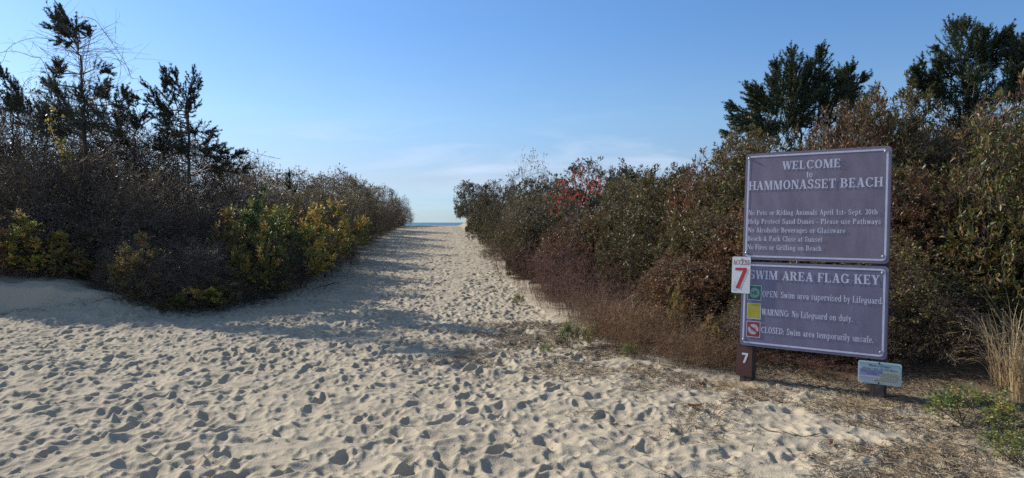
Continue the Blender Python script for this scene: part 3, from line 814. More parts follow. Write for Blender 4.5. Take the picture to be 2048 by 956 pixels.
# ------------------------------------------------------------------ cedars
def plumes(acc, rng, C, r, n, sweep):
    """n feathery plumes: a bent axis set with sprigs that shorten towards its tip, each sprig with scale-leaf branchlets"""
    r = np.asarray(r)
    u = nrmz(rng.normal(size=(n, 3))) * (rng.random((n, 1)) ** .5)
    d = nrmz(u * .6 + np.asarray(sweep) * 1.3 + rng.normal(size=(n, 3)) * .25)
    L = np.clip(2.0 * max(r), .16, .50) * rng.uniform(.6, 1.25, n)
    p0 = C + u * r * .75 - d * (L * .45)[:, None]
    p2 = p0 + d * L[:, None] + np.asarray(sweep) * (L * .22)[:, None]
    p1 = p0 + d * (L * .5)[:, None]
    A = curve_pts(p0, p1, p2, 5)
    tubes(acc, rng, A, .006, .002, 3)
    m = 22
    f = np.sort(rng.random((n, m)), 1) * .97 + .02
    pos = (1 - f)[..., None] ** 2 * p0[:, None] + (2 * f * (1 - f))[..., None] * p1[:, None] + (f ** 2)[..., None] * p2[:, None]
    sd = nrmz(d[:, None] * 1.0 + rng.normal(size=(n, m, 3)) * .34)
    sl = (.10 * (1 - f) + .03) * rng.uniform(.6, 1.2, (n, m)) * np.clip(L / .3, .5, 1.1)[:, None]
    pos = pos.reshape(-1, 3); sd = sd.reshape(-1, 3); sl = sl.reshape(-1)
    tubes(acc, rng, np.stack([pos, pos + sd * sl[:, None]], 1), .0045, .0014, 3)
    N = len(pos)
    for q in range(6):
        g = .15 + .8 * q / 6 + rng.random(N) * .1
        b = pos + sd * (sl * g)[:, None]
        dd = nrmz(sd + rng.normal(size=(N, 3)) * .42)
        l2 = (.060 - .036 * g) * rng.uniform(.6, 1.2, N)
        tubes(acc, rng, np.stack([b, b + dd * l2[:, None]], 1), .0046, .0014, 3)

def leader(acc, br, rng, A0, A1, w, bend, sweep, dens=1.0):
    """a pointed shoot: plumes shortening towards its tip"""
    ax = A1 - A0; Ln = np.linalg.norm(ax); axn = ax / Ln
    c = (A0 + A1) / 2 + bend
    pts = curve_pts(A0[None], c[None], A1[None], 9)
    tubes(br, rng, pts, .012 * min(1.4, Ln), .0025, 5)
    n = int((16 + 36 * Ln * (1 + 3.2 * w)) * dens)
    f = rng.random(n) ** .9
    p = (1 - f)[:, None] ** 2 * A0 + (2 * f * (1 - f))[:, None] * c + (f ** 2)[:, None] * A1
    rad = rng.normal(size=(n, 3)); rad -= (rad @ axn)[:, None] * axn; rad = nrmz(rad)
    R = (w * (1 - f) ** .8 * rng.uniform(.4, 1.45, n) + .045)
    d = nrmz(rad * 1.0 + axn * (.65 + .5 * f)[:, None] + np.asarray(sweep) * .35)
    d[0] = axn; p[0] = A1 - axn * .1; R[0] = .11
    L = R * 1.75 + .03
    p2 = p + d * L[:, None] + (axn * .25 + np.asarray(sweep) * .15) * L[:, None]; p1 = p + d * (L * .55)[:, None]
    tubes(acc, rng, curve_pts(p, p1, p2, 4), .005, .0016, 3)
    m = 22
    g = np.sort(rng.random((n, m)), 1)
    q = (1 - g)[..., None] ** 2 * p[:, None] + (2 * g * (1 - g))[..., None] * p1[:, None] + (g ** 2)[..., None] * p2[:, None]
    sd = nrmz(nrmz(p2 - p)[:, None] + rng.normal(size=(n, m, 3)) * .36)
    sl = ((.27 * (1 - g) + .09) * np.clip(L, .12, .38)[:, None]) * rng.uniform(.6, 1.2, (n, m))
    q = q.reshape(-1, 3); sd = sd.reshape(-1, 3); sl = sl.reshape(-1); N = len(q)
    tubes(acc, rng, np.stack([q, q + sd * sl[:, None]], 1), .0034, .0011, 3)
    for k in range(6):
        h = .1 + .8 * k / 6 + rng.random(N) * .12
        b = q + sd * (sl * h)[:, None]; dd = nrmz(sd + rng.normal(size=(N, 3)) * .42)
        l2 = (.05 - .025 * h) * rng.uniform(.6, 1.2, N)
        tubes(acc, rng, np.stack([b, b + dd * l2[:, None]], 1), .0034, .0011, 3)

def cedar(name, Y, trunk, clumps, label, mat, seed, leaders=(), sweep=(0, 0, .6), dens=1.0, ntwig=0):
    """trunk: pixel polyline (bottom first); clumps: (px, py, rx_px, ry_px) of the foliage masses"""
    rng = np.random.default_rng(seed)
    x0 = (trunk[0][0] - 1024) / HFOC * Y; gz = ground_z(x0, Y)
    O = np.array([x0, Y, gz]); root = empty(name, tuple(O)); tag(root, label, 'tree', 'cedar trees')
    T, Br, C = Acc(), Acc(), Acc()
    tp = np.array([[0, 0, -.1]] + [ppt(px, py, Y) - O for px, py in trunk[1:]])
    h = tp[-1, 2]
    s = np.linspace(0, len(tp) - 1, 24); tpd = np.stack([np.interp(s, np.arange(len(tp)), tp[:, k]) for k in range(3)], 1)
    tpd[1:-1, :2] += rng.normal(size=(22, 2)) * .015
    for i in range(23):
        r0 = .045 * (h / 4) * (1 - .9 * i / 23); r1 = .045 * (h / 4) * (1 - .9 * (i + 1) / 23)
        tubes(T, rng, tpd[None, i:i + 2], r0, r1, 7)
    for px, py, rx, ry in clumps:
        ctr = ppt(px, py, Y) - O
        rx_, ry_ = rx / HFOC * Y, ry / HFOC * Y
        ctr[1] += rng.normal() * .25 + (0 if rx < 40 else 0)
        low = tpd[tpd[:, 2] < ctr[2] - .02]
        a0 = low[-1 - min(len(low) - 1, rng.integers(0, 4))] if len(low) else tpd[0]
        mid = (a0 + ctr) / 2 + np.array([0, 0, -.08]) + rng.normal(size=3) * .06
        tubes(Br, rng, curve_pts(a0[None], mid[None], ctr[None], 7), .018, .007, 5)
        depth = max(rx_, min(ry_, rx_ * 1.5))
        n = int(6 + 230 * dens * rx_ * ry_)
        plumes(C, rng, ctr, (rx_, depth, ry_), n, sweep)
        for q in range(max(2, n // 2)):
            dv = nrmz(rng.normal(size=3)); cc = ctr + dv * np.array([rx_, depth, ry_]) * .8
            tubes(Br, rng, curve_pts(ctr[None], ((ctr + cc) / 2 + rng.normal(size=3) * .04)[None], cc[None], 4), .007, .003, 3)
    for x0_, y0_, x1_, y1_, w in leaders:
        A0 = ppt(x0_, y0_, Y) - O; A1 = ppt(x1_, y1_, Y) - O
        A0[1] += rng.normal() * .12; A1[1] += rng.normal() * .22
        leader(C, Br, rng, A0, A1, w / HFOC * Y, rng.normal(size=3) * .05 + np.array([0, 0, -.04]), sweep, .5 if mat is M['cedar_grey'] else .72)
        low = tpd[tpd[:, 2] < A0[2] + .02]; a0 = low[-1] if len(low) else tpd[0]
        tubes(Br, rng, curve_pts(a0[None], ((a0 + A0) / 2 + rng.normal(size=3) * .05)[None], A0[None], 5), .016, .011, 5)
    if ntwig:
        k = rng.integers(4, 22, ntwig); a0 = tpd[k]
        az = rng.random(ntwig) * 6.283; ln = rng.uniform(.3, 1.0, ntwig)
        d = np.stack([np.cos(az), np.sin(az) * .8, rng.uniform(.0, .8, ntwig)], 1)
        e_ = a0 + d * ln[:, None]; c_ = (a0 + e_) / 2 + np.array([0, 0, .06]) + rng.normal(size=e_.shape) * .06
        P = curve_pts(a0, c_, e_, 6); tubes(Br, rng, P, .0055, .002, 4)
        k = rng.integers(0, ntwig, ntwig * 5); t = rng.integers(2, 6, ntwig * 5); a1 = P[k, t]
        e1 = a1 + (d[k] * .5 + rng.normal(size=(ntwig * 5, 3)) * .6) * rng.uniform(.15, .4, (ntwig * 5, 1))
        tubes(Br, rng, curve_pts(a1, (a1 + e1) / 2 + rng.normal(size=a1.shape) * .04, e1, 3), .003, .0014, 3)
    link('trunk', T.mesh(name + '_trunk', True), M['bark'], root)
    link('limbs', Br.mesh(name + '_limbs'), M['twig_grey'], root)
    link('crown', C.mesh(name + '_crown'), mat, root)
    return root

cedar('cedar_tree', 12.9, [(172, 560), (172, 300), (172, 199), (165, 120), (160, 78)],
      [(158, 58, 16, 10), (170, 66, 10, 8), (148, 76, 12, 5), (205, 186, 20, 14), (225, 205, 20, 12), (185, 220, 30, 14), (130, 220, 36, 18), (80, 228, 36, 16), (190, 250, 44, 20), (120, 262, 46, 22), (245, 262, 36, 16)],
      'tallest left cedar, half bare, with vines arching over its top', M['cedar_grey'], 201, sweep=(-.25, 0, .45), ntwig=95,
      leaders=[(160, 84, 130, 26, 13), (142, 52, 104, 32, 6), (142, 54, 105, 46, 5), (150, 68, 109, 58, 5), (160, 62, 178, 58, 8), (172, 80, 150, 92, 6), (116, 172, 98, 128, 14), (122, 195, 84, 164, 14), (110, 150, 118, 132, 7), (196, 142, 237, 152, 6), (192, 200, 206, 166, 12), (225, 205, 238, 180, 9), (60, 230, 40, 200, 12), (140, 215, 128, 180, 14), (172, 215, 180, 190, 12)])
cedar('cedar_tree', 13.6, [(378, 560), (378, 330), (379, 230), (381, 170)],
      [(372, 258, 20, 11), (395, 300, 24, 13), (370, 300, 34, 18), (320, 290, 38, 18), (420, 335, 24, 11), (342, 262, 22, 12)],
      'shorter two spired left cedar with drooping right limbs', M['cedar_grey'], 202, sweep=(-.3, 0, .35),
      leaders=[(381, 225, 384, 142, 9), (376, 205, 358, 150, 8), (362, 230, 318, 139, 10), (374, 215, 397, 163, 5), (352, 236, 282, 196, 9), (350, 240, 297, 171, 9), (345, 225, 343, 172, 9), (350, 250, 310, 215, 10), (378, 240, 392, 212, 7), (380, 262, 412, 258, 10), (396, 292, 426, 286, 12), (420, 330, 492, 310, 12), (425, 338, 482, 334, 8), (408, 312, 436, 298, 12), (365, 270, 330, 240, 14)])
cedar('cedar_tree', 13.6, [(28, 540), (30, 300), (28, 210)], [(34, 205, 16, 8), (20, 214, 18, 8), (42, 218, 20, 10)],
      'small cedar spire near the left picture edge', M['cedar_grey'], 203, sweep=(-.3, 0, .5), leaders=[(34, 205, 13, 149, 10), (42, 210, 26, 172, 9), (20, 215, -5, 190, 10)])
cedar('cedar_tree', 14.0, [(268, 540), (270, 300), (275, 235)], [(255, 248, 18, 8), (285, 252, 18, 10), (235, 280, 28, 12)],
      'stubby cedar tuft between the two tall left cedars', M['cedar_grey'], 204, sweep=(-.2, 0, .3), leaders=[(276, 245, 272, 202, 9), (262, 245, 236, 226, 8), (282, 250, 292, 228, 8)])
cedar('cedar_tree', 22, [(588, 470), (588, 400), (588, 380)], [(589, 384, 7, 6)],
      'tiny cedar tip above the left hedge skyline', M['cedar_grey'], 205, sweep=(0, 0, .7), leaders=[(588, 392, 588, 350, 7)])
cedar('cedar_tree', 12.6, [(1600, 500), (1600, 300), (1598, 230), (1590, 200)],
      [(1600, 205, 32, 16), (1650, 215, 24, 16), (1570, 225, 30, 18), (1590, 185, 22, 14), (1630, 195, 24, 16), (1610, 235, 50, 20), (1580, 250, 50, 16), (1650, 240, 40, 16)],
      'two spired green cedar above the upper left corner of the welcome sign', M['cedar'], 206, sweep=(.25, 0, .6),
      leaders=[(1585, 220, 1572, 112, 26), (1575, 190, 1556, 128, 13), (1590, 190, 1592, 128, 12), (1608, 225, 1624, 114, 22), (1620, 165, 1638, 118, 8), (1625, 200, 1648, 150, 14), (1575, 225, 1548, 165, 14), (1640, 215, 1662, 160, 14), (1605, 205, 1608, 140, 14)])
cedar('cedar_tree', 12.8, [(1690, 500), (1690, 300), (1688, 225)], [(1692, 190, 20, 12), (1670, 196, 16, 12), (1690, 215, 34, 16), (1660, 212, 18, 12)],
      'short flat topped cedar right of the two spired cedar', M['cedar'], 207, sweep=(.3, 0, .45),
      leaders=[(1686, 215, 1702, 144, 16), (1676, 205, 1678, 142, 12), (1692, 200, 1716, 160, 10), (1665, 212, 1660, 168, 12), (1690, 185, 1690, 140, 10)])
cedar('cedar_tree', 12.2, [(1535, 500), (1540, 320), (1538, 255)], [(1530, 214, 18, 10), (1520, 238, 26, 12), (1545, 245, 26, 16), (1510, 258, 26, 10), (1535, 262, 36, 14)],
      'low left leaning cedar at the left foot of the right cedars', M['cedar'], 208, sweep=(-.5, 0, .3),
      leaders=[(1540, 240, 1536, 163, 14), (1532, 232, 1480, 187, 14), (1530, 250, 1454, 240, 13), (1535, 220, 1508, 182, 10), (1525, 240, 1468, 212, 13), (1550, 235, 1556, 185, 12), (1525, 260, 1476, 258, 12)])
cedar('cedar_tree', 11.6, [(1935, 480), (1935, 260), (1930, 170), (1925, 110)],
      [(1930, 175, 38, 14), (1890, 172, 20, 10), (1975, 186, 30, 12), (1930, 205, 44, 18), (1985, 205, 24, 12), (1910, 190, 38, 16), (1960, 200, 44, 18), (1940, 235, 60, 20), (1945, 155, 30, 12)],
      'large right cedar with a second leader leaning right', M['cedar'], 209, sweep=(.12, 0, .5),
      leaders=[(1928, 190, 1921, 46, 40), (1924, 120, 1921, 56, 16), (1945, 165, 1990, 48, 15), (1962, 115, 1998, 66, 8), (1955, 120, 1990, 85, 10), (1925, 120, 1880, 100, 9), (1920, 150, 1872, 122, 12), (1955, 150, 2004, 112, 12), (1910, 180, 1864, 152, 14), (1960, 190, 2022, 148, 16), (1940, 140, 1950, 80, 14)])
cedar('cedar_tree', 11.9, [(1842, 480), (1845, 260), (1846, 195)], [(1850, 190, 18, 9), (1838, 196, 18, 9)],
      'small sparse cedar left of the large right cedar', M['cedar'], 210, sweep=(-.2, 0, .6), leaders=[(1850, 195, 1838, 132, 10), (1846, 190, 1822, 146, 8), (1854, 195, 1866, 146, 9)])
cedar('cedar_tree', 11.2, [(2056, 480), (2056, 260), (2058, 170)], [(2050, 180, 30, 14), (2025, 190, 18, 10), (2060, 205, 30, 14)],
      'cedar cut off by the right picture edge', M['cedar'], 211, sweep=(-.1, 0, .5), leaders=[(2056, 200, 2060, 66, 30), (2050, 130, 2030, 78, 10), (2045, 160, 2016, 110, 12), (2045, 180, 2008, 142, 12), (2050, 150, 2040, 100, 14)])

# bare vines arching over the left cedars
def vine(name, arcs, Y, seed, label, leaf=None, r=.006):
    rng = np.random.default_rng(seed)
    O = ppt(arcs[0][0][0], arcs[0][0][1], Y)
    root = empty(name, tuple(O)); tag(root, label, 'vine', 'vines on the left cedars')
    alls = []
    for a in arcs:
        B = Acc()
        p = np.array([ppt(px, py, Y + .25 * math.sin(i * 1.3)) - O for i, (px, py) in enumerate(a)])
        m = len(p); s = np.linspace(0, m - 1, m * 6)
        # Catmull-Rom
        i = np.clip(s.astype(int), 0, m - 2); f = (s - i)[:, None]
        p0, p1, p2, p3 = p[np.maximum(i - 1, 0)], p[i], p[i + 1], p[np.minimum(i + 2, m - 1)]
        c = .5 * (2 * p1 + (p2 - p0) * f + (2 * p0 - 5 * p1 + 4 * p2 - p3) * f ** 2 + (3 * p1 - p0 - 3 * p2 + p3) * f ** 3)
        alls.append(c)
        for k in range(len(c) - 1):
            tubes(B, rng, c[None, k:k + 2], r * (1 - .6 * k / len(c)), r * (1 - .6 * (k + 1) / len(c)), 5)
        nt = len(c) // 2
        k = rng.integers(2, len(c) - 1, nt); e_ = c[k] + rng.normal(size=(nt, 3)) * .12
        tubes(B, rng, curve_pts(c[k], (c[k] + e_) / 2 + rng.normal(size=e_.shape) * .03, e_, 4), .0028, .0015, 3)
        link('stem', B.mesh(name + '_stem'), M['twig_grey'], root)
    if leaf:
        Lf = Acc(); c = np.concatenate(alls); n_ = leaf
        k = rng.integers(0, len(c), n_); ll = rng.uniform(.035, .075, n_)
        leaves(Lf, rng, c[k] + rng.normal(size=(n_, 3)) * .06, rng.normal(size=(n_, 3)) * .5 + np.array([0, 0, -.8]), ll, ll * .8)
        link('foliage', Lf.mesh(name + '_leaves'), M['vine_leaf'], root)
vine('bare_vine', [[(110, 220), (128, 130), (142, 107), (107, 82), (64, 80), (25, 97), (14, 120), (0, 140)], [(120, 220), (93, 128), (71, 116), (36, 105), (0, 109), (-40, 125)]], 12.9, 301,
     'bare vine arching left from the tallest cedar to the picture edge')
vine('bare_vine', [[(170, 200), (158, 60), (163, 40), (178, 37), (199, 46), (215, 68), (228, 86), (249, 118), (262, 142), (267, 157), (285, 160), (299, 166)],
                   [(172, 160), (172, 113), (199, 100), (221, 100), (242, 121), (246, 142), (235, 185)], [(175, 130), (190, 70), (210, 62), (228, 84), (245, 92)], [(168, 180), (180, 125), (205, 118), (230, 118), (255, 130), (263, 150)]], 12.9, 302,
     'bare vine looping over the right side of the tallest cedar')
vine('bare_vine', [[(240, 260), (249, 197), (274, 185), (290, 180), (299, 180)], [(330, 300), (345, 250), (300, 225), (260, 240)], [(475, 330), (492, 302), (515, 308), (560, 318)], [(60, 260), (50, 180), (70, 155), (90, 165)]], 13.2, 303,
     'thin bare vine tangled between the two tall left cedars')
vine('leafy_vine', [[(112, 215), (106, 236), (105, 255), (112, 275), (120, 290), (135, 297), (140, 312), (128, 322)]], 11.8, 304, 'yellow leaved vine hanging below the tallest left cedar', 120)

# ------------------------------------------------------------------ lettering: a small bold slab-serif alphabet built from strokes
Tk, tn_ = .20, .085
def G(letter):
    P = []
    W = .72
    def rect(x0, y0, x1, y1): P.append([(x0, y0), (x1, y0), (x1, y1), (x0, y1)])
    def ser(xc, y, w): rect(xc - w / 2, y, xc + w / 2, y + tn_ * .9)
    def stem(x, y0, y1, top=True, bot=True, w=Tk, sw=.15):
        rect(x, y0, x + w, y1)
        if bot: ser(x + w / 2, y0, w + sw)
        if top: ser(x + w / 2, y1 - tn_ * .9, w + sw)
    def hserl(x, y1, w=Tk): rect(x - .08, y1 - tn_ * .9, x + w * .5, y1)
    def bar(x0, x1, y, h=tn_): rect(x0, y, x1, y + h)
    def diag(x0, y0, x1, y1, w): P.append([(x0, y0), (x0 + w, y0), (x1 + w, y1), (x1, y1)])
    def arc(cx, cy, rx, ry, a0, a1, tk=Tk, th=tn_, n=12):
        for i in range(n):
            a, b = [math.radians(a0 + (a1 - a0) * (i + k) / n) for k in (0, 1)]
            o = lambda q, s: (cx + (rx - s * tk) * math.cos(q), cy + (ry - s * th) * math.sin(q))
            P.append([o(a, 0), o(b, 0), o(b, 1), o(a, 1)])
    c = letter; x_ = .66
    if c == 'I': stem(.08, 0, 1); W = .36
    elif c == 'L': stem(.08, 0, 1); bar(.2, .68, 0); rect(.60, 0, .68, .28); W = .72
    elif c in 'EF':
        stem(.08, 0, 1); bar(.2, .64, 1 - tn_); rect(.57, .76, .64, 1); bar(.2, .5, .47); rect(.43, .38, .5, .62); W = .70
        if c == 'E': bar(.2, .68, 0); rect(.61, 0, .68, .26); W = .74
    elif c == 'H': stem(.08, 0, 1); stem(.60, 0, 1); bar(.2, .7, .47); W = .88
    elif c == 'T': stem(.28, 0, 1, False); bar(.02, .74, 1 - tn_); rect(.02, .74, .09, 1); rect(.67, .74, .74, 1); W = .76
    elif c == 'N': stem(.10, 0, 1, w=.09); diag(.60, 0, .10, 1, .22); stem(.68, 0, 1, bot=False, w=.09); W = .86
    elif c == 'M': stem(.10, 0, 1, w=.09); diag(.42, 0, .12, 1, .22); diag(.46, 0, .76, 1, .09); stem(.76, 0, 1); W = 1.06
    elif c == 'A': diag(.10, 0, .38, 1, .09); diag(.56, 0, .30, 1, .22); bar(.2, .62, .28); ser(.14, 0, .28); ser(.68, 0, .34); W = .84
    elif c == 'V': diag(.30, 0, .04, 1, .22); diag(.38, 0, .66, 1, .09); ser(.15, 1 - tn_, .34); ser(.70, 1 - tn_, .26); W = .80
    elif c == 'W':
        diag(.24, 0, .04, 1, .2); diag(.30, 0, .50, 1, .08); diag(.66, 0, .46, 1, .2); diag(.72, 0, .92, 1, .08)
        ser(.14, 1 - tn_, .32); ser(.56, 1 - tn_, .30); ser(.96, 1 - tn_, .24); W = 1.06
    elif c == 'Y': diag(.30, .42, .04, 1, .22); diag(.40, .42, .62, 1, .09); stem(.30, 0, .46, False); ser(.15, 1 - tn_, .34); ser(.66, 1 - tn_, .26); W = .78
    elif c == 'K': stem(.08, 0, 1); diag(.26, .42, .62, 1, .09); diag(.56, 0, .34, .6, .22); ser(.68, 0, .32); ser(.68, 1 - tn_, .28); W = .88
    elif c in 'CG':
        arc(.44, .5, .40, .52, 42, 318); rect(.70, .70, .78, .98); W = .84
        if c == 'G': stem(.62, .04, .46, True, False); W = .90
        else: rect(.70, .06, .77, .28)
    elif c in 'OQ': arc(.44, .5, .40, .52, 0, 360, n=20); W = .88
    elif c == 'S': arc(.36, .735, .29, .285, 20, 270, .17, .10); arc(.36, .275, .31, .295, 90, -165, .17, .10); rect(.58, .70, .65, .98); rect(.04, .04, .11, .30); W = .72
    elif c == 'D': stem(.08, 0, 1, sw=.1); arc(.36, .5, .46, .5, -90, 90); W = .88
    elif c in 'BPR':
        stem(.08, 0, 1); arc(.34, .74, .36, .26, -90, 90); bar(.2, .36, 1 - tn_); bar(.2, .36, .48); W = .76
        if c == 'B': arc(.36, .27, .40, .27, -90, 90); bar(.2, .38, 0); W = .82
        if c == 'R': diag(.56, .0, .34, .5, .22); ser(.70, 0, .26); W = .86
    # lower case
    elif c == 'a': arc(.30, .46, .26, .21, 15, 165, .15, .08, 8); stem(.38, 0, .5, False, False, .17); ser(.52, 0, .2); arc(.26, .19, .23, .21, 0, 360, .15, .07); W = .64
    elif c == 'b': stem(.06, 0, 1, False, False, .17); hserl(.06, 1); arc(.34, .33, .28, .35, 0, 360, .16, .08, 14); W = .66
    elif c == 'c': arc(.31, .33, .28, .35, 40, 320, .16, .08); rect(.46, .42, .54, .6); W = .58
    elif c == 'd': stem(.44, 0, 1, False, False, .17); hserl(.44, 1); rect(.5, 0, .68, tn_); arc(.31, .33, .28, .35, 0, 360, .16, .08, 14); W = .68
    elif c == 'e': arc(.31, .33, .28, .35, 0, 310, .16, .08, 14); bar(.12, .58, .30, .07); W = .60
    elif c == 'f': stem(.12, 0, .8, False, True, .17); arc(.32, .78, .20, .24, 40, 180, .16, .09, 8); bar(.02, .40, x_ - .07, .08); W = .42
    elif c == 'g': arc(.30, .40, .25, .28, 0, 360, .15, .08, 14); bar(.08, .5, .04, .10); arc(.31, -.10, .28, .18, 0, 360, .10, .07, 14); rect(.46, .55, .62, .65); W = .62
    elif c == 'h': stem(.08, 0, 1, False, True, .17); hserl(.08, 1); arc(.38, .40, .26, .27, 0, 150, .17, .09, 8); stem(.47, 0, .42, False, True, .17); W = .74
    elif c == 'i': stem(.08, 0, x_, False, True, .17); hserl(.08, x_); arc(.165, .88, .10, .11, 0, 360, .10, .11, 8); W = .36
    elif c == 'k': stem(.08, 0, 1, False, True, .17); hserl(.08, 1); diag(.24, .26, .46, .66, .09); diag(.46, 0, .30, .38, .19); ser(.55, 0, .26); ser(.52, x_ - .07, .24); W = .70
    elif c == 'l': stem(.08, 0, 1, False, True, .17); hserl(.08, 1); W = .36
    elif c == 'm':
        stem(.08, 0, x_, False, True, .17, .12); hserl(.08, x_)
        for q in (.36, .72): arc(q, .40, .24, .27, 0, 150, .17, .09, 8); stem(q + .07, 0, .42, False, True, .17, .12)
        W = 1.06
    elif c == 'n': stem(.08, 0, x_, False, True, .17); hserl(.08, x_); arc(.38, .40, .26, .27, 0, 150, .17, .09, 8); stem(.47, 0, .42, False, True, .17); W = .74
    elif c == 'o': arc(.32, .33, .29, .35, 0, 360, .16, .08, 16); W = .64
    elif c == 'p': stem(.08, -.3, x_, False, True, .17); hserl(.08, x_); arc(.38, .33, .28, .35, 0, 360, .16, .08, 14); W = .70
    elif c == 'r': stem(.08, 0, x_, False, True, .17); hserl(.08, x_); arc(.36, .46, .20, .21, 40, 150, .15, .1, 6); arc(.44, .54, .09, .09, 0, 360, .09, .09, 8); W = .54
    elif c == 's': arc(.27, .49, .21, .19, 20, 270, .13, .08, 9); arc(.27, .17, .22, .20, 90, -165, .13, .08, 9); rect(.42, .46, .48, .66); rect(.05, .02, .11, .2); W = .54
    elif c == 't': stem(.12, .1, .86, False, False, .17); bar(.02, .38, x_ - .08, .08); arc(.28, .14, .16, .16, 180, 320, .15, .09, 6); W = .44
    elif c == 'u': hserl(.08, x_); stem(.08, .22, x_, False, False, .17); arc(.34, .25, .26, .27, 180, 330, .17, .09, 8); stem(.47, 0, x_, False, False, .17); rect(.5, 0, .7, tn_); W = .72
    elif c == 'v': diag(.24, 0, .05, x_, .19); diag(.30, 0, .46, x_, .08); ser(.14, x_ - .07, .28); ser(.50, x_ - .07, .22); W = .60
    elif c == 'w': diag(.20, 0, .04, x_, .17); diag(.24, 0, .38, x_, .07); diag(.54, 0, .36, x_, .17); diag(.58, 0, .74, x_, .07); ser(.12, x_ - .07, .26); ser(.77, x_ - .07, .2); W = .86
    elif c == 'y': diag(.24, 0, .05, x_, .19); diag(.20, -.26, .46, x_, .08); ser(.14, x_ - .07, .28); ser(.50, x_ - .07, .22); arc(.18, -.2, .09, .09, 0, 360, .09, .09, 8); W = .60
    elif c == '1': stem(.22, 0, 1, False); diag(.06, .78, .22, .98, .12); W = .56
    elif c == '3': arc(.30, .75, .27, .27, 150, -90, .17, .09); arc(.30, .26, .29, .28, 90, -150, .17, .09); W = .62
    elif c == '0': arc(.32, .5, .29, .52, 0, 360, .17, .08, 18); W = .66
    elif c == '7': P.append([(.04, .80), (.62, .80), (.62, 1), (.04, 1)]); P.append([(.14, 0), (.36, 0), (.62, .82), (.40, .82)]); W = .68
    elif c == '.': arc(.13, .09, .10, .10, 0, 360, .10, .10, 8); W = .28
    elif c == ',': arc(.13, .09, .10, .10, 0, 360, .10, .10, 8); diag(.06, -.2, .15, .05, .07); W = .28
    elif c == ':': arc(.13, .09, .10, .10, 0, 360, .10, .10, 8); arc(.13, .5, .10, .10, 0, 360, .10, .10, 8); W = .30
    elif c == '-': bar(.05, .38, .26, .13); W = .44
    elif c == '&': arc(.36, .77, .20, .24, 0, 360, .13, .08); arc(.34, .27, .31, .29, 60, 330, .17, .09); diag(.62, 0, .22, .62, .2); diag(.56, .12, .72, .46, .08); W = .88
    elif c == ' ': W = .38
    return P, W

_zc = [0]
def text_mesh(name, text, x0, x1, yc, cap, mat, parent, y=-.0035, sans=False, label=None, shear=0.0):
    """one line of lettering fitted between x0 and x1, centre of the capitals at height yc, lying on the plane y"""
    polys, x = [], 0.0
    for ch in text:
        P, W = G(ch)
        for q in P: polys.append([(a + x, b) for a, b in q])
        x += W + .035
    x -= .035
    sx_ = (x1 - x0) / x
    V, F = [], []
    for k, q in enumerate(polys):
        o = len(V)
        # every stroke lies a hair above its neighbour so that no two faces share a plane
        V += [(x0 + a * sx_, y - .00004 * (k % 9), yc - cap / 2 + b * cap) for a, b in q]
        F.append(tuple(range(o, o + len(q))))
    me = bpy.data.meshes.new(name); me.from_pydata(V, [], F); me.update()
    o = link(name, me, mat, parent)
    if label: o['label'] = label
    return o

def rrect(w, h, r, n=6):
    pts = []
    for cx, cy, a0 in ((w / 2 - r, h / 2 - r, 0), (-w / 2 + r, h / 2 - r, 90), (-w / 2 + r, -h / 2 + r, 180), (w / 2 - r, -h / 2 + r, 270)):
        for k in range(n + 1):
            a_ = math.radians(a0 + 90 * k / n); pts.append((cx + r * math.cos(a_), cy + r * math.sin(a_)))
    return pts

def plate(name, w, h, r, th, mat, parent, cx=0, cz=0, y=0):
    """rounded plate, front face at y, thickness th behind it"""
    pts = rrect(w, h, r); n_ = len(pts)
    bm = bmesh.new()
    f = [bm.verts.new((cx + a_, y, cz + b_)) for a_, b_ in pts]
    b = [bm.verts.new((cx + a_, y + th, cz + b_)) for a_, b_ in pts]
    bm.faces.new(f[::-1]); bm.faces.new(b)
    for i in range(n_): bm.faces.new((f[i], f[(i + 1) % n_], b[(i + 1) % n_], b[i]))
    bmesh.ops.recalc_face_normals(bm, faces=bm.faces)
    me = bpy.data.meshes.new(name); bm.to_mesh(me); bm.free()
    return link(name, me, mat, parent)

def frame(name, w, h, r, wid, mat, parent, cx=0, cz=0, y=0, gapx=None):
    """rounded ring band of width wid on plane y"""
    o_, i_ = rrect(w, h, r), rrect(w - 2 * wid, h - 2 * wid, max(.001, r - wid)); n_ = len(o_)
    V = [(cx + a_, y, cz + b_) for a_, b_ in o_] + [(cx + a_, y, cz + b_) for a_, b_ in i_]
    F = [(i, (i + 1) % n_, n_ + (i + 1) % n_, n_ + i) for i in range(n_)]
    me = bpy.data.meshes.new(name); me.from_pydata(V, [], F); me.update()
    return link(name, me, mat, parent)

def lathe(name, prof, mat, parent, loc, seg=12):
    """profile (radius, out) turned about the sign normal (-Y)"""
    V, F = [], []
    for r, o in prof:
        for k in range(seg): a_ = 2 * math.pi * k / seg; V.append((r * math.cos(a_), -o, r * math.sin(a_)))
    for i in range(len(prof) - 1):
        for k in range(seg): F.append((i * seg + k, i * seg + (k + 1) % seg, (i + 1) * seg + (k + 1) % seg, (i + 1) * seg + k))
    F.append(tuple((len(prof) - 1) * seg + k for k in range(seg)))
    me = bpy.data.meshes.new(name); me.from_pydata(V, [], F); me.update()
    o = link(name, me, mat, parent, loc)
    return o
def bolt(parent, x, z, mat, r=.011):
    return lathe('bolt', [(r * 1.5, .0005), (r * 1.5, .003), (r, .0032), (r * .95, .009), (r * .5, .012)], mat, parent, (x, 0, z))

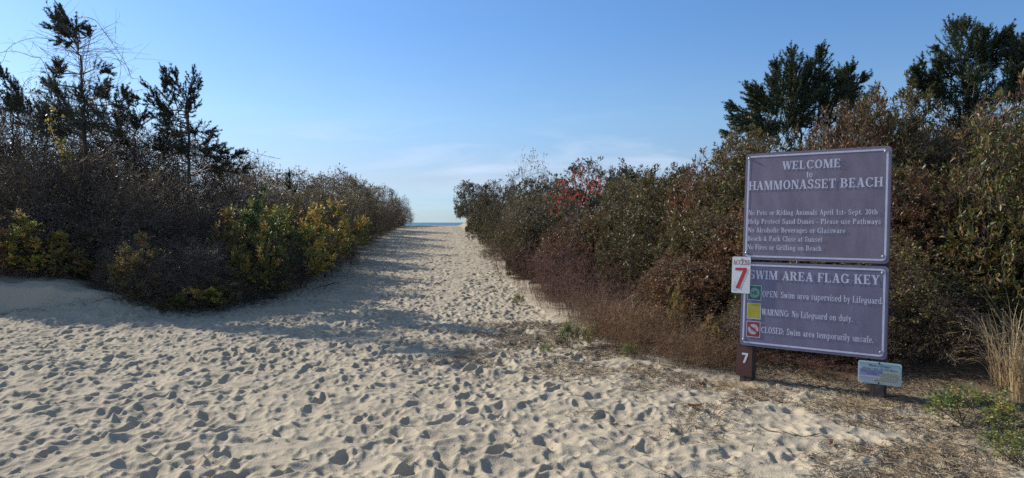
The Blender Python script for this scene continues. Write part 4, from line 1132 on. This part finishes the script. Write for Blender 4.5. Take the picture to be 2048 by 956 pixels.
def signface(name, col, rough, streak=.12):
    """weathered printed sheet with faint streaks and blotches"""
    m, n, l, p = newmat(name)
    tcn = n.new('ShaderNodeTexCoord'); mp_ = n.new('ShaderNodeMapping'); mp_.inputs['Scale'].default_value = (3, 3, 1.2)
    mp_.inputs['Rotation'].default_value = (0, math.radians(28), 0)
    t = n.new('ShaderNodeTexNoise'); t.inputs['Scale'].default_value = 2.2; t.inputs['Detail'].default_value = 7; t.inputs['Roughness'].default_value = .62
    l.new(tcn.outputs['Object'], mp_.inputs[0]); l.new(mp_.outputs[0], t.inputs[0])
    r = n.new('ShaderNodeValToRGB'); r.color_ramp.elements[0].position = .35; r.color_ramp.elements[1].position = .7
    r.color_ramp.elements[0].color = tuple(c * (1 - streak) for c in col) + (1,); r.color_ramp.elements[1].color = tuple(c * (1 + streak) for c in col) + (1,)
    l.new(t.outputs[0], r.inputs[0]); l.new(r.outputs[0], p.inputs['Base Color'])
    r2 = n.new('ShaderNodeMapRange'); r2.inputs['To Min'].default_value = rough - .08; r2.inputs['To Max'].default_value = rough + .12
    l.new(t.outputs[0], r2.inputs[0]); l.new(r2.outputs[0], p.inputs['Roughness'])
    return m

M['sign_painted_sheen'] = signface('sign_painted_sheen', (.215, .176, .226), .5, .2)  # brown board; the purple is blue sky reflection painted into its base colour
M['key_painted_sheen'] = signface('key_painted_sheen', (.188, .166, .240), .5, .15)  # lower brown board, its bluish sky sheen likewise painted into the colour
M['sign_letter'] = simple('sign_letter', (.62, .60, .70), .5, 0, .12, 30)
M['sign_edge'] = simple('sign_edge', (.05, .045, .06), .6)
M['steel'] = simple('steel', (.32, .31, .32), .4, .8, .3, 40)
M['white'] = simple('white', (.78, .78, .77), .45, 0, .06, 9)
M['red'] = simple('red', (.56, .035, .03), .45, 0, .1, 12)
M['darkred'] = simple('darkred', (.26, .035, .03), .45)
M['plate_brown'] = simple('plate_brown', (.12, .042, .028), .5, 0, .18, 10)
M['post_wood'] = simple('post_wood', (.065, .055, .048), .85, 0, .35, 14, .6)
M['green'] = simple('green', (.02, .15, .085), .5)
M['yellow'] = simple('yellow', (.42, .38, .035), .5, 0, .08, 14)
M['flag_red'] = simple('flag_red', (.30, .03, .04), .5)
M['disc_green'] = simple('disc_green', (.23, .33, .30), .5)
M['disc_white'] = simple('disc_white', (.48, .46, .50), .5)
M['swim_green'] = simple('swim_green', (.02, .11, .07), .5)
M['ink'] = simple('ink', (.03, .035, .05), .6)
M['scrawl'] = simple('scrawl', (.25, .25, .30), .6)

# pose of the sign boards (shared by all plates on the two posts)
YAW, LEAN = math.radians(-36.28), math.radians(-4.56)
TOP = Vector((2.7127, 6.1385, 2.0692 + CAM_H - 1.42))
RS = Matrix.Rotation(YAW, 4, 'Z') @ Matrix.Rotation(LEAN, 4, 'X')
def on_board(u, v, out=0.0): return TOP + (RS @ Vector((u, -out, -v)))     # u right from the middle, v down from the top
def board_root(name, u, v, out, label, cat):
    o = empty(name, on_board(u, v, out), RS.to_euler()); tag(o, label, cat); return o
W_, H1, GAP, H2 = 1.22, .998, .022, .781

def post(u, wid, label):
    """square timber behind the boards, standing in the ground and leaning with them"""
    b = on_board(u, 1.8, -.018 - wid / 2)
    gz = ground_z(b.x, b.y)
    root = empty('sign_post', (b.x, b.y, gz)); tag(root, label, 'post', 'sign posts')
    bm = bmesh.new()
    t = on_board(u, .05, -.018 - wid / 2)
    ax = (t - b).normalized(); lo = b + ax * ((gz - .25 - b.z) / ax.z)
    L_ = (t - lo).length
    bmesh.ops.create_cube(bm, size=1)
    for v_ in bm.verts: v_.co = Vector((v_.co.x * wid, v_.co.y * wid, (v_.co.z + .5) * L_))
    bmesh.ops.bevel(bm, geom=list(bm.edges), offset=.006, segments=2, affect='EDGES')
    me = bpy.data.meshes.new('post_timber'); bm.to_mesh(me); bm.free()
    o = link('timber', me, M['post_wood'], root)
    o.matrix_local = Matrix.Translation(lo - Vector((b.x, b.y, gz))) @ RS
post(-W_ / 2 + .062, .115, 'dark timber post behind the left ends of the signs')
post(W_ / 2 - .068, .115, 'dark timber post at the right end, behind the small notice')

def board(w, h, face, root, bolts):
    plate('panel', w, h, .035, .012, face, root, 0, -h / 2, 0)
    frame('border', w - .045, h - .045, .035, .016, M['sign_letter'], root, 0, -h / 2, -.0022)
    for x, z in bolts: bolt(root, x, z, M['steel'])
wr = board_root('welcome_sign', 0, 0, 0, 'large brown sign, purple with painted sky sheen, reading WELCOME to HAMMONASSET BEACH', 'sign')
board(W_, H1, M['sign_painted_sheen'], wr, [(-W_ / 2 + .035, -.045), (W_ / 2 - .045, -.045), (-W_ / 2 + .035, -H1 + .06), (W_ / 2 - .045, -H1 + .06)])
def tl(root, H, txt, fx0, fx1, fz, cap, mat=None, nm='lettering', w=W_, out=.0035):
    return text_mesh(nm, txt, -w / 2 + fx0 * w, -w / 2 + fx1 * w, -fz * H, cap, mat or M['sign_letter'], root, -out, label='pale words ' + txt if nm == 'lettering' else None)
tl(wr, H1, 'WELCOME', .275, .680, .127, .076)
tl(wr, H1, 'to', .448, .492, .216, .062)
tl(wr, H1, 'HAMMONASSET BEACH', .030, .952, .305, .082)
for t_, x1_, z_ in (('No Pets or Riding Animals April 1st- Sept. 30th', .925, .560), ('Help Protect Sand Dunes - Please use Pathways', .945, .642), ('No Alcoholic Beverages or Glassware', .722, .722),
                    ('Beach & Park Close at Sunset', .570, .802), ('No Fires or Grilling on Beach', .568, .882)):
    tl(wr, H1, t_, .034, x1_, z_, .046)
fr_ = board_root('flag_key_sign', 0, H1 + GAP, 0, 'brown sign, violet with painted sky sheen, under the welcome sign reading SWIM AREA FLAG KEY', 'sign')
board(W_, H2, M['key_painted_sheen'], fr_, [(W_ / 2 - .045, -.055), (-W_ / 2 + .035, -H2 + .055), (W_ / 2 - .045, -H2 + .06)])
tl(fr_, H2, 'SWIM AREA FLAG KEY', .055, .945, .150, .080)
tl(fr_, H2, 'OPEN: Swim area supervised by Lifeguard.', .158, .972, .372, .056)
tl(fr_, H2, 'WARNING: No Lifeguard on duty.', .158, .785, .585, .056)
tl(fr_, H2, 'CLOSED: Swim area temporarily unsafe.', .158, .918, .795, .056)

def flat(name, polys, mat, parent, y):
    V, F = [], []
    for k, q in enumerate(polys):
        o = len(V); V += [(a_, y - .00005 * (k % 9), b_) for a_, b_ in q]; F.append(tuple(range(o, o + len(q))))
    me = bpy.data.meshes.new(name); me.from_pydata(V, [], F); me.update()
    return link(name, me, mat, parent)
def rectp(x0, z0, x1, z1): return [(x0, z0), (x1, z0), (x1, z1), (x0, z1)]
def circ(cx, cz, r, n=24, a0=0): return [(cx + r * math.cos(2 * math.pi * k / n), cz + r * math.sin(2 * math.pi * k / n)) for k in range(n)]
ix0, ix1 = -W_ / 2 + .052 * W_, -W_ / 2 + .148 * W_
def swimmer(name, cx, cz, s, mat, par, y):
    P = [circ(cx - .42 * s, cz + .02 * s, .17 * s, 12),
         [(cx - .25 * s, cz - .12 * s), (cx + .62 * s, cz - .26 * s), (cx + .62 * s, cz - .16 * s), (cx + .15 * s, cz + .22 * s), (cx - .05 * s, cz + .10 * s)],
         [(cx - .05 * s, cz + .10 * s), (cx + .15 * s, cz + .22 * s), (cx + .62 * s, cz + .28 * s), (cx + .60 * s, cz + .40 * s), (cx + .08 * s, cz + .36 * s), (cx - .18 * s, cz + .06 * s)],
         [(cx - .66 * s, cz - .42 * s), (cx + .66 * s, cz - .42 * s), (cx + .58 * s, cz - .33 * s), (cx - .58 * s, cz - .33 * s)]]
    flat(name, P, mat, par, y)
for fz0, fz1, mat, kind in ((.285, .450, 'green', 'o'), (.497, .672, 'yellow', 'y'), (.712, .888, 'flag_red', 'c')):
    z0, z1 = -fz1 * H2, -fz0 * H2
    fb = flat('flag_symbol', [rectp(ix0, z0, ix1, z1)], M[mat], fr_, -.003)
    fb['label'] = {'o': 'green square with a pale disc and swimmer', 'y': 'plain yellow square', 'c': 'red square with a crossed out swimmer'}[kind]
    cx_, cz_ = (ix0 + ix1) / 2, (z0 + z1) / 2
    b = .005
    flat('outline', [rectp(ix0 - b, z1, ix1 + b, z1 + b), rectp(ix0 - b, z0 - b, ix1 + b, z0), rectp(ix0 - b, z0, ix0, z1), rectp(ix1, z0, ix1 + b, z1)], M['sign_letter'], fb, -.003)
    if kind != 'y':
        flat('disc', [circ(cx_, cz_, .048)], M['disc_green' if kind == 'o' else 'disc_white'], fb, -.0038)
        swimmer('swimmer', cx_, cz_, .042, M['swim_green'] if kind == 'o' else M['flag_red'], fb, -.0045)
        if kind == 'c':
            c45 = math.cos(math.radians(40)); s45 = math.sin(math.radians(40)); r_, h_ = .048, .008
            flat('slash', [[(cx_ - r_ * c45 - h_ * s45, cz_ + r_ * s45 - h_ * c45), (cx_ + r_ * c45 - h_ * s45, cz_ - r_ * s45 - h_ * c45), (cx_ + r_ * c45 + h_ * s45, cz_ - r_ * s45 + h_ * c45), (cx_ - r_ * c45 + h_ * s45, cz_ + r_ * s45 + h_ * c45)]], M['flag_red'], fb, -.0052)
# white access plate over the seam at the left
aw, ah = .172, .342
ar = board_root('access_sign', -W_ / 2 - .003, H1 - .022, .020, 'small white plate reading ACCESS above a big red 7', 'sign')
plate('panel', aw, ah, .012, .004, M['white'], ar, 0, -ah / 2, 0)
text_mesh('lettering', 'ACCESS', -aw * .45, aw * .46, -ah * .155, .045, M['darkred'], ar, -.0015, label='dark red word ACCESS')
flat('numeral', [[(-.056, -ah * .38), (-.054, -ah * .305), (.054, -ah * .300), (.054, -ah * .375)], [(-.048, -ah * .87), (-.012, -ah * .88), (.054, -ah * .375), (.018, -ah * .377)]], M['red'], ar, -.0018)['label'] = 'big red number 7'
rngs = np.random.default_rng(8)
sc_ = []
for k in range(26):
    x_0, z_0 = rngs.uniform(-.082, .02), rngs.uniform(-ah * .96, -ah * .70); a_ = rngs.uniform(0, 3.14); L_ = rngs.uniform(.006, .028); q = .0012
    if z_0 > -ah * .78 and x_0 > -.03: continue
    dx, dz = math.cos(a_) * L_ / 2, math.sin(a_) * L_ / 2
    x_0 = min(max(x_0, -.07), .06); z_0 = max(z_0, -ah * .93)
    sc_.append([(x_0 - dx - q, z_0 - dz), (x_0 + dx - q, z_0 + dz), (x_0 + dx + q, z_0 + dz + q), (x_0 - dx + q, z_0 - dz + q)])
flat('scuff_marks', sc_, M['scrawl'], ar, -.0024)
bolt(ar, .004, -.022, M['steel'], .005)
# brown number plate low on the left post
bw, bh = .145, .275
br_ = board_root('number_plate', -W_ / 2 + .045, H1 + GAP + H2 + .012, -.006, 'dark brown plate with a white 7 low on the left post', 'sign')
plate('panel', bw, bh, .004, .006, M['plate_brown'], br_, 0, -bh / 2, 0)
o7 = flat('numeral', [rectp(-.022, -.078, .034, -.060), [(-.012, -.152), (.008, -.152), (.034, -.078), (.014, -.078)]], M['white'], br_, -.0012); o7['label'] = 'white number 7'
# small notice at the right
nw, nh = .325, .185
nr_ = board_root('grass_notice', W_ / 2 - .050, H1 + GAP + H2 + .022, .004, 'small pastel notice about staying off the grass, on the right post', 'sign')
plate('panel', nw, nh, .018, .004, simple('notice_rim', (.50, .60, .60), .4), nr_, 0, -nh / 2, 0)
def grad(name, stops, axis='Z', lo=0., hi=1.):
    m, n, l, p = newmat(name)
    tcn = n.new('ShaderNodeTexCoord'); s_ = n.new('ShaderNodeSeparateXYZ'); mr = n.new('ShaderNodeMapRange'); r = n.new('ShaderNodeValToRGB')
    mr.inputs['From Min'].default_value = lo; mr.inputs['From Max'].default_value = hi
    l.new(tcn.outputs['Object'], s_.inputs[0]); l.new(s_.outputs[axis], mr.inputs[0]); l.new(mr.outputs[0], r.inputs[0])
    el = r.color_ramp.elements
    el[0].position, el[0].color = stops[0][0], (*stops[0][1], 1); el[1].position, el[1].color = stops[-1][0], (*stops[-1][1], 1)
    for q_, c_ in stops[1:-1]: k_ = el.new(q_); k_.color = (*c_, 1)
    l.new(r.outputs[0], p.inputs['Base Color']); p.inputs['Roughness'].default_value = .45
    return m
pw, ph = nw - .024, nh - .024
zc0, zc1 = -nh / 2 - ph / 2, -nh / 2 + ph / 2
flat('picture_sky', [[(-pw / 2, zc0 + ph * .66), (pw / 2, zc0 + ph * .66), (pw / 2, zc1), (-pw / 2, zc1)]], grad('notice_sky', [(0, (.42, .50, .50)), (1, (.17, .36, .42))], 'Z', zc0 + ph * .6, zc1), nr_, -.0022)
flat('picture_water', [[(-pw / 2, zc0), (-pw * .12, zc0), (pw * .10, zc0 + ph * .60), (pw * .10, zc0 + ph * .66), (-pw / 2, zc0 + ph * .66)]], grad('notice_water', [(0, (.40, .42, .44)), (.35, (.30, .33, .42)), (.45, (.44, .46, .50)), (.55, (.22, .24, .40)), (1, (.20, .24, .42))], 'Z', zc0, zc0 + ph * .66), nr_, -.0022)
flat('picture_dune', [[(-pw * .12, zc0), (pw / 2, zc0), (pw / 2, zc0 + ph * .66), (pw * .10, zc0 + ph * .66), (pw * .10, zc0 + ph * .60)]], grad('notice_dune', [(0, (.40, .40, .38)), (1, (.36, .40, .26))], 'Z', zc0, zc0 + ph * .66), nr_, -.0022)
text_mesh('lettering', 'When you pass,', -pw * .27, pw * .30, zc1 - .020, .017, M['ink'], nr_, -.0032, label='dark words When you pass,')
text_mesh('lettering', 'please stay off the grass', -pw * .43, pw * .45, zc1 - .045, .017, M['ink'], nr_, -.0032, label='dark words please stay off the grass')
text_mesh('lettering', 'Dune grasses are', -pw * .46, pw * .06, zc1 - .070, .012, M['ink'], nr_, -.0032, label='dark words Dune grasses are')
text_mesh('lettering', 'needed', -pw * .32, -pw * .06, zc1 - .088, .012, M['ink'], nr_, -.0032, label='dark word needed')
sm_ = []
for r_ in range(6):
    z_ = zc1 - .083 - r_ * .0125; x_ = -.0 + rngs.uniform(0, .012) + (.012 if r_ < 2 else 0)
    while x_ < pw / 2 - .014:
        w_2 = rngs.uniform(.006, .020); sm_.append(rectp(x_, z_, min(x_ + w_2, pw / 2 - .008), z_ + .0035)); x_ += w_2 + .004
flat('small_print', sm_, M['ink'], nr_, -.0032)
flat('logo_ring', [circ(-.040, zc0 + .022, .011, 16)], M['ink'], nr_, -.0030)
flat('logo_centre', [circ(-.040, zc0 + .023, .007, 14)], M['white'], nr_, -.0040)
flat('logo_mark', [circ(-.010, zc0 + .020, .009, 14)], simple('logo_tan', (.22, .22, .16), .5), nr_, -.0030)
bolt(nr_, -.004, -.010, M['ink'], .005); bolt(nr_, -.004, -nh + .010, M['ink'], .005)

# ------------------------------------------------------------------ litter on the sand
def litter():
    rng = np.random.default_rng(77); A_ = Acc()
    n = 80000
    y = 3.4 + 7 * rng.random(n) ** 1.1; x = xr(y) + rng.normal(size=n) * .6 + rng.random(n) * 3.0 - 1.8
    dens = fbm(x * 1.9, y * 1.9, 3) + .36 * sstep(-1.4, 1.0, x - xr(y)) + .06
    k = (dens > rng.random(n) * .55) & (x < 6)
    x, y = x[k], y[k]; m = len(x)
    z = base_h(x, y) + rel_at(x, y) + .006
    az = rng.random(m) * 6.283; L = rng.uniform(.02, .10, m)
    d = np.stack([np.cos(az), np.sin(az), rng.normal(size=m) * .12], 1)
    a = np.stack([x, y, z], 1); b = a + d * L[:, None]; c = (a + b) / 2 + rng.normal(size=(m, 3)) * .012 + np.array([0, 0, .008])
    P = curve_pts(a, c, b, 4); P[..., 2] = np.maximum(P[..., 2], base_h(P[..., 0], P[..., 1]) + rel_at(P[..., 0], P[..., 1]) + .002)
    tubes(A_, rng, P, rng.uniform(.0012, .003, m), .001, 3)
    # flakes and crumbs scattered thinly over the open sand
    n = 3200
    y = 3.3 + 20 * rng.random(n) ** 1.6; x = np.maximum(xl(y), -9) + (xr(y) - np.maximum(xl(y), -9)) * rng.random(n)
    z = base_h(x, y) + rel_at(x, y) + .004
    ll = rng.uniform(.008, .026, n)
    leaves(A_, rng, np.stack([x, y, z], 1), rng.normal(size=(n, 3)) * np.array([1, 1, .15]), ll, ll * .5, .1, .1, 2.0)
    # along the foot of the left thicket
    n = 7000
    y = 10 + 22 * rng.random(n) ** 1.3; x = xl(y) + rng.normal(size=n) * .42 + .05
    z = base_h(x, y) + rel_at(x, y) + .006
    az = rng.random(n) * 6.283; L = rng.uniform(.04, .14, n)
    a = np.stack([x, y, z], 1); b = a + np.stack([np.cos(az), np.sin(az), .1 + 0 * az], 1) * L[:, None]
    tubes(A_, rng, np.stack([a, b], 1), .0025, .0012, 3)
    o = link('plant_litter', A_.mesh('plant_litter'), M['litter']); tag(o, 'dry plant bits strewn on the sand by the signs', 'litter', None, 'stuff')
litter()
def dead_leaf(px, py, label, size, seed):
    rng = np.random.default_rng(seed); L_ = Acc()
    Yd = CAM_H * HFOC / (py - 445); x = (px - 1024) / HFOC * Yd
    z = ground_z(x, Yd) + float(rel_at(np.array([x]), np.array([Yd]))[0]) + .012
    t = np.linspace(-1, 1, 9); s = np.linspace(-1, 1, 5)
    V = np.array([[a_ * size * .5, b_ * size * .2 * (1 - a_ ** 2) ** .6, size * (.10 * a_ * a_ + .16 * b_ * b_)] for a_ in t for b_ in s])
    F = np.array([(i * 5 + j, i * 5 + j + 1, (i + 1) * 5 + j + 1, (i + 1) * 5 + j) for i in range(8) for j in range(4)])
    me = npmesh('dead_leaf', V, F, np.full(len(F), rng.random()), True)
    o = link('fallen_leaf', me, M['dead_leaf'], None, (x, Yd, z)); o.rotation_euler = (.15, .1, rng.random() * 3)
    tag(o, label, 'leaf', 'fallen leaves on the sand')
dead_leaf(1392, 828, 'curled rust leaf on the sand left of the straw tuft', .11, 1)
dead_leaf(1666, 903, 'orange brown leaf on the sand near the bottom picture edge', .08, 2)
dead_leaf(1405, 775, 'small dark rust leaf at the foot of the rusty weeds', .09, 3)
def stick(pts, label, r, seed):
    rng = np.random.default_rng(seed); A_ = Acc(); P = []
    for px, py in pts:
        Yd = CAM_H * HFOC / (py - 445); x = (px - 1024) / HFOC * Yd
        P.append([x, Yd, ground_z(x, Yd) + float(rel_at(np.array([x]), np.array([Yd]))[0]) + r + .004])
    P = np.array(P); O = P[0].copy()
    for i in range(len(P) - 1): tubes(A_, rng, P[None, i:i + 2] - O, r * (1 - .12 * i), r * (1 - .12 * (i + 1)), 6)
    tag(link('fallen_twig', A_.mesh('fallen_twig', True), M['twig_brown'], None, tuple(O)), label, 'twig', 'fallen twigs on the sand')
stick([(1570, 884), (1590, 889), (1612, 886), (1645, 884)], 'thin forked twig on the sand before the signs', .004, 1)
stick([(1518, 858), (1540, 868), (1562, 880), (1566, 887)], 'curved dark twig on the sand left of the forked one', .004, 2)
stick([(640, 578), (668, 574), (690, 568)], 'dark twig along the shaded foot of the left hedge', .012, 3)
stick([(130, 585), (170, 580), (205, 574), (235, 578)], 'dark branch lying across the sand mound', .012, 4)
stick([(1040, 642), (1075, 640), (1100, 645)], 'brown stalk lying at the path edge beside the weeds', .008, 5)
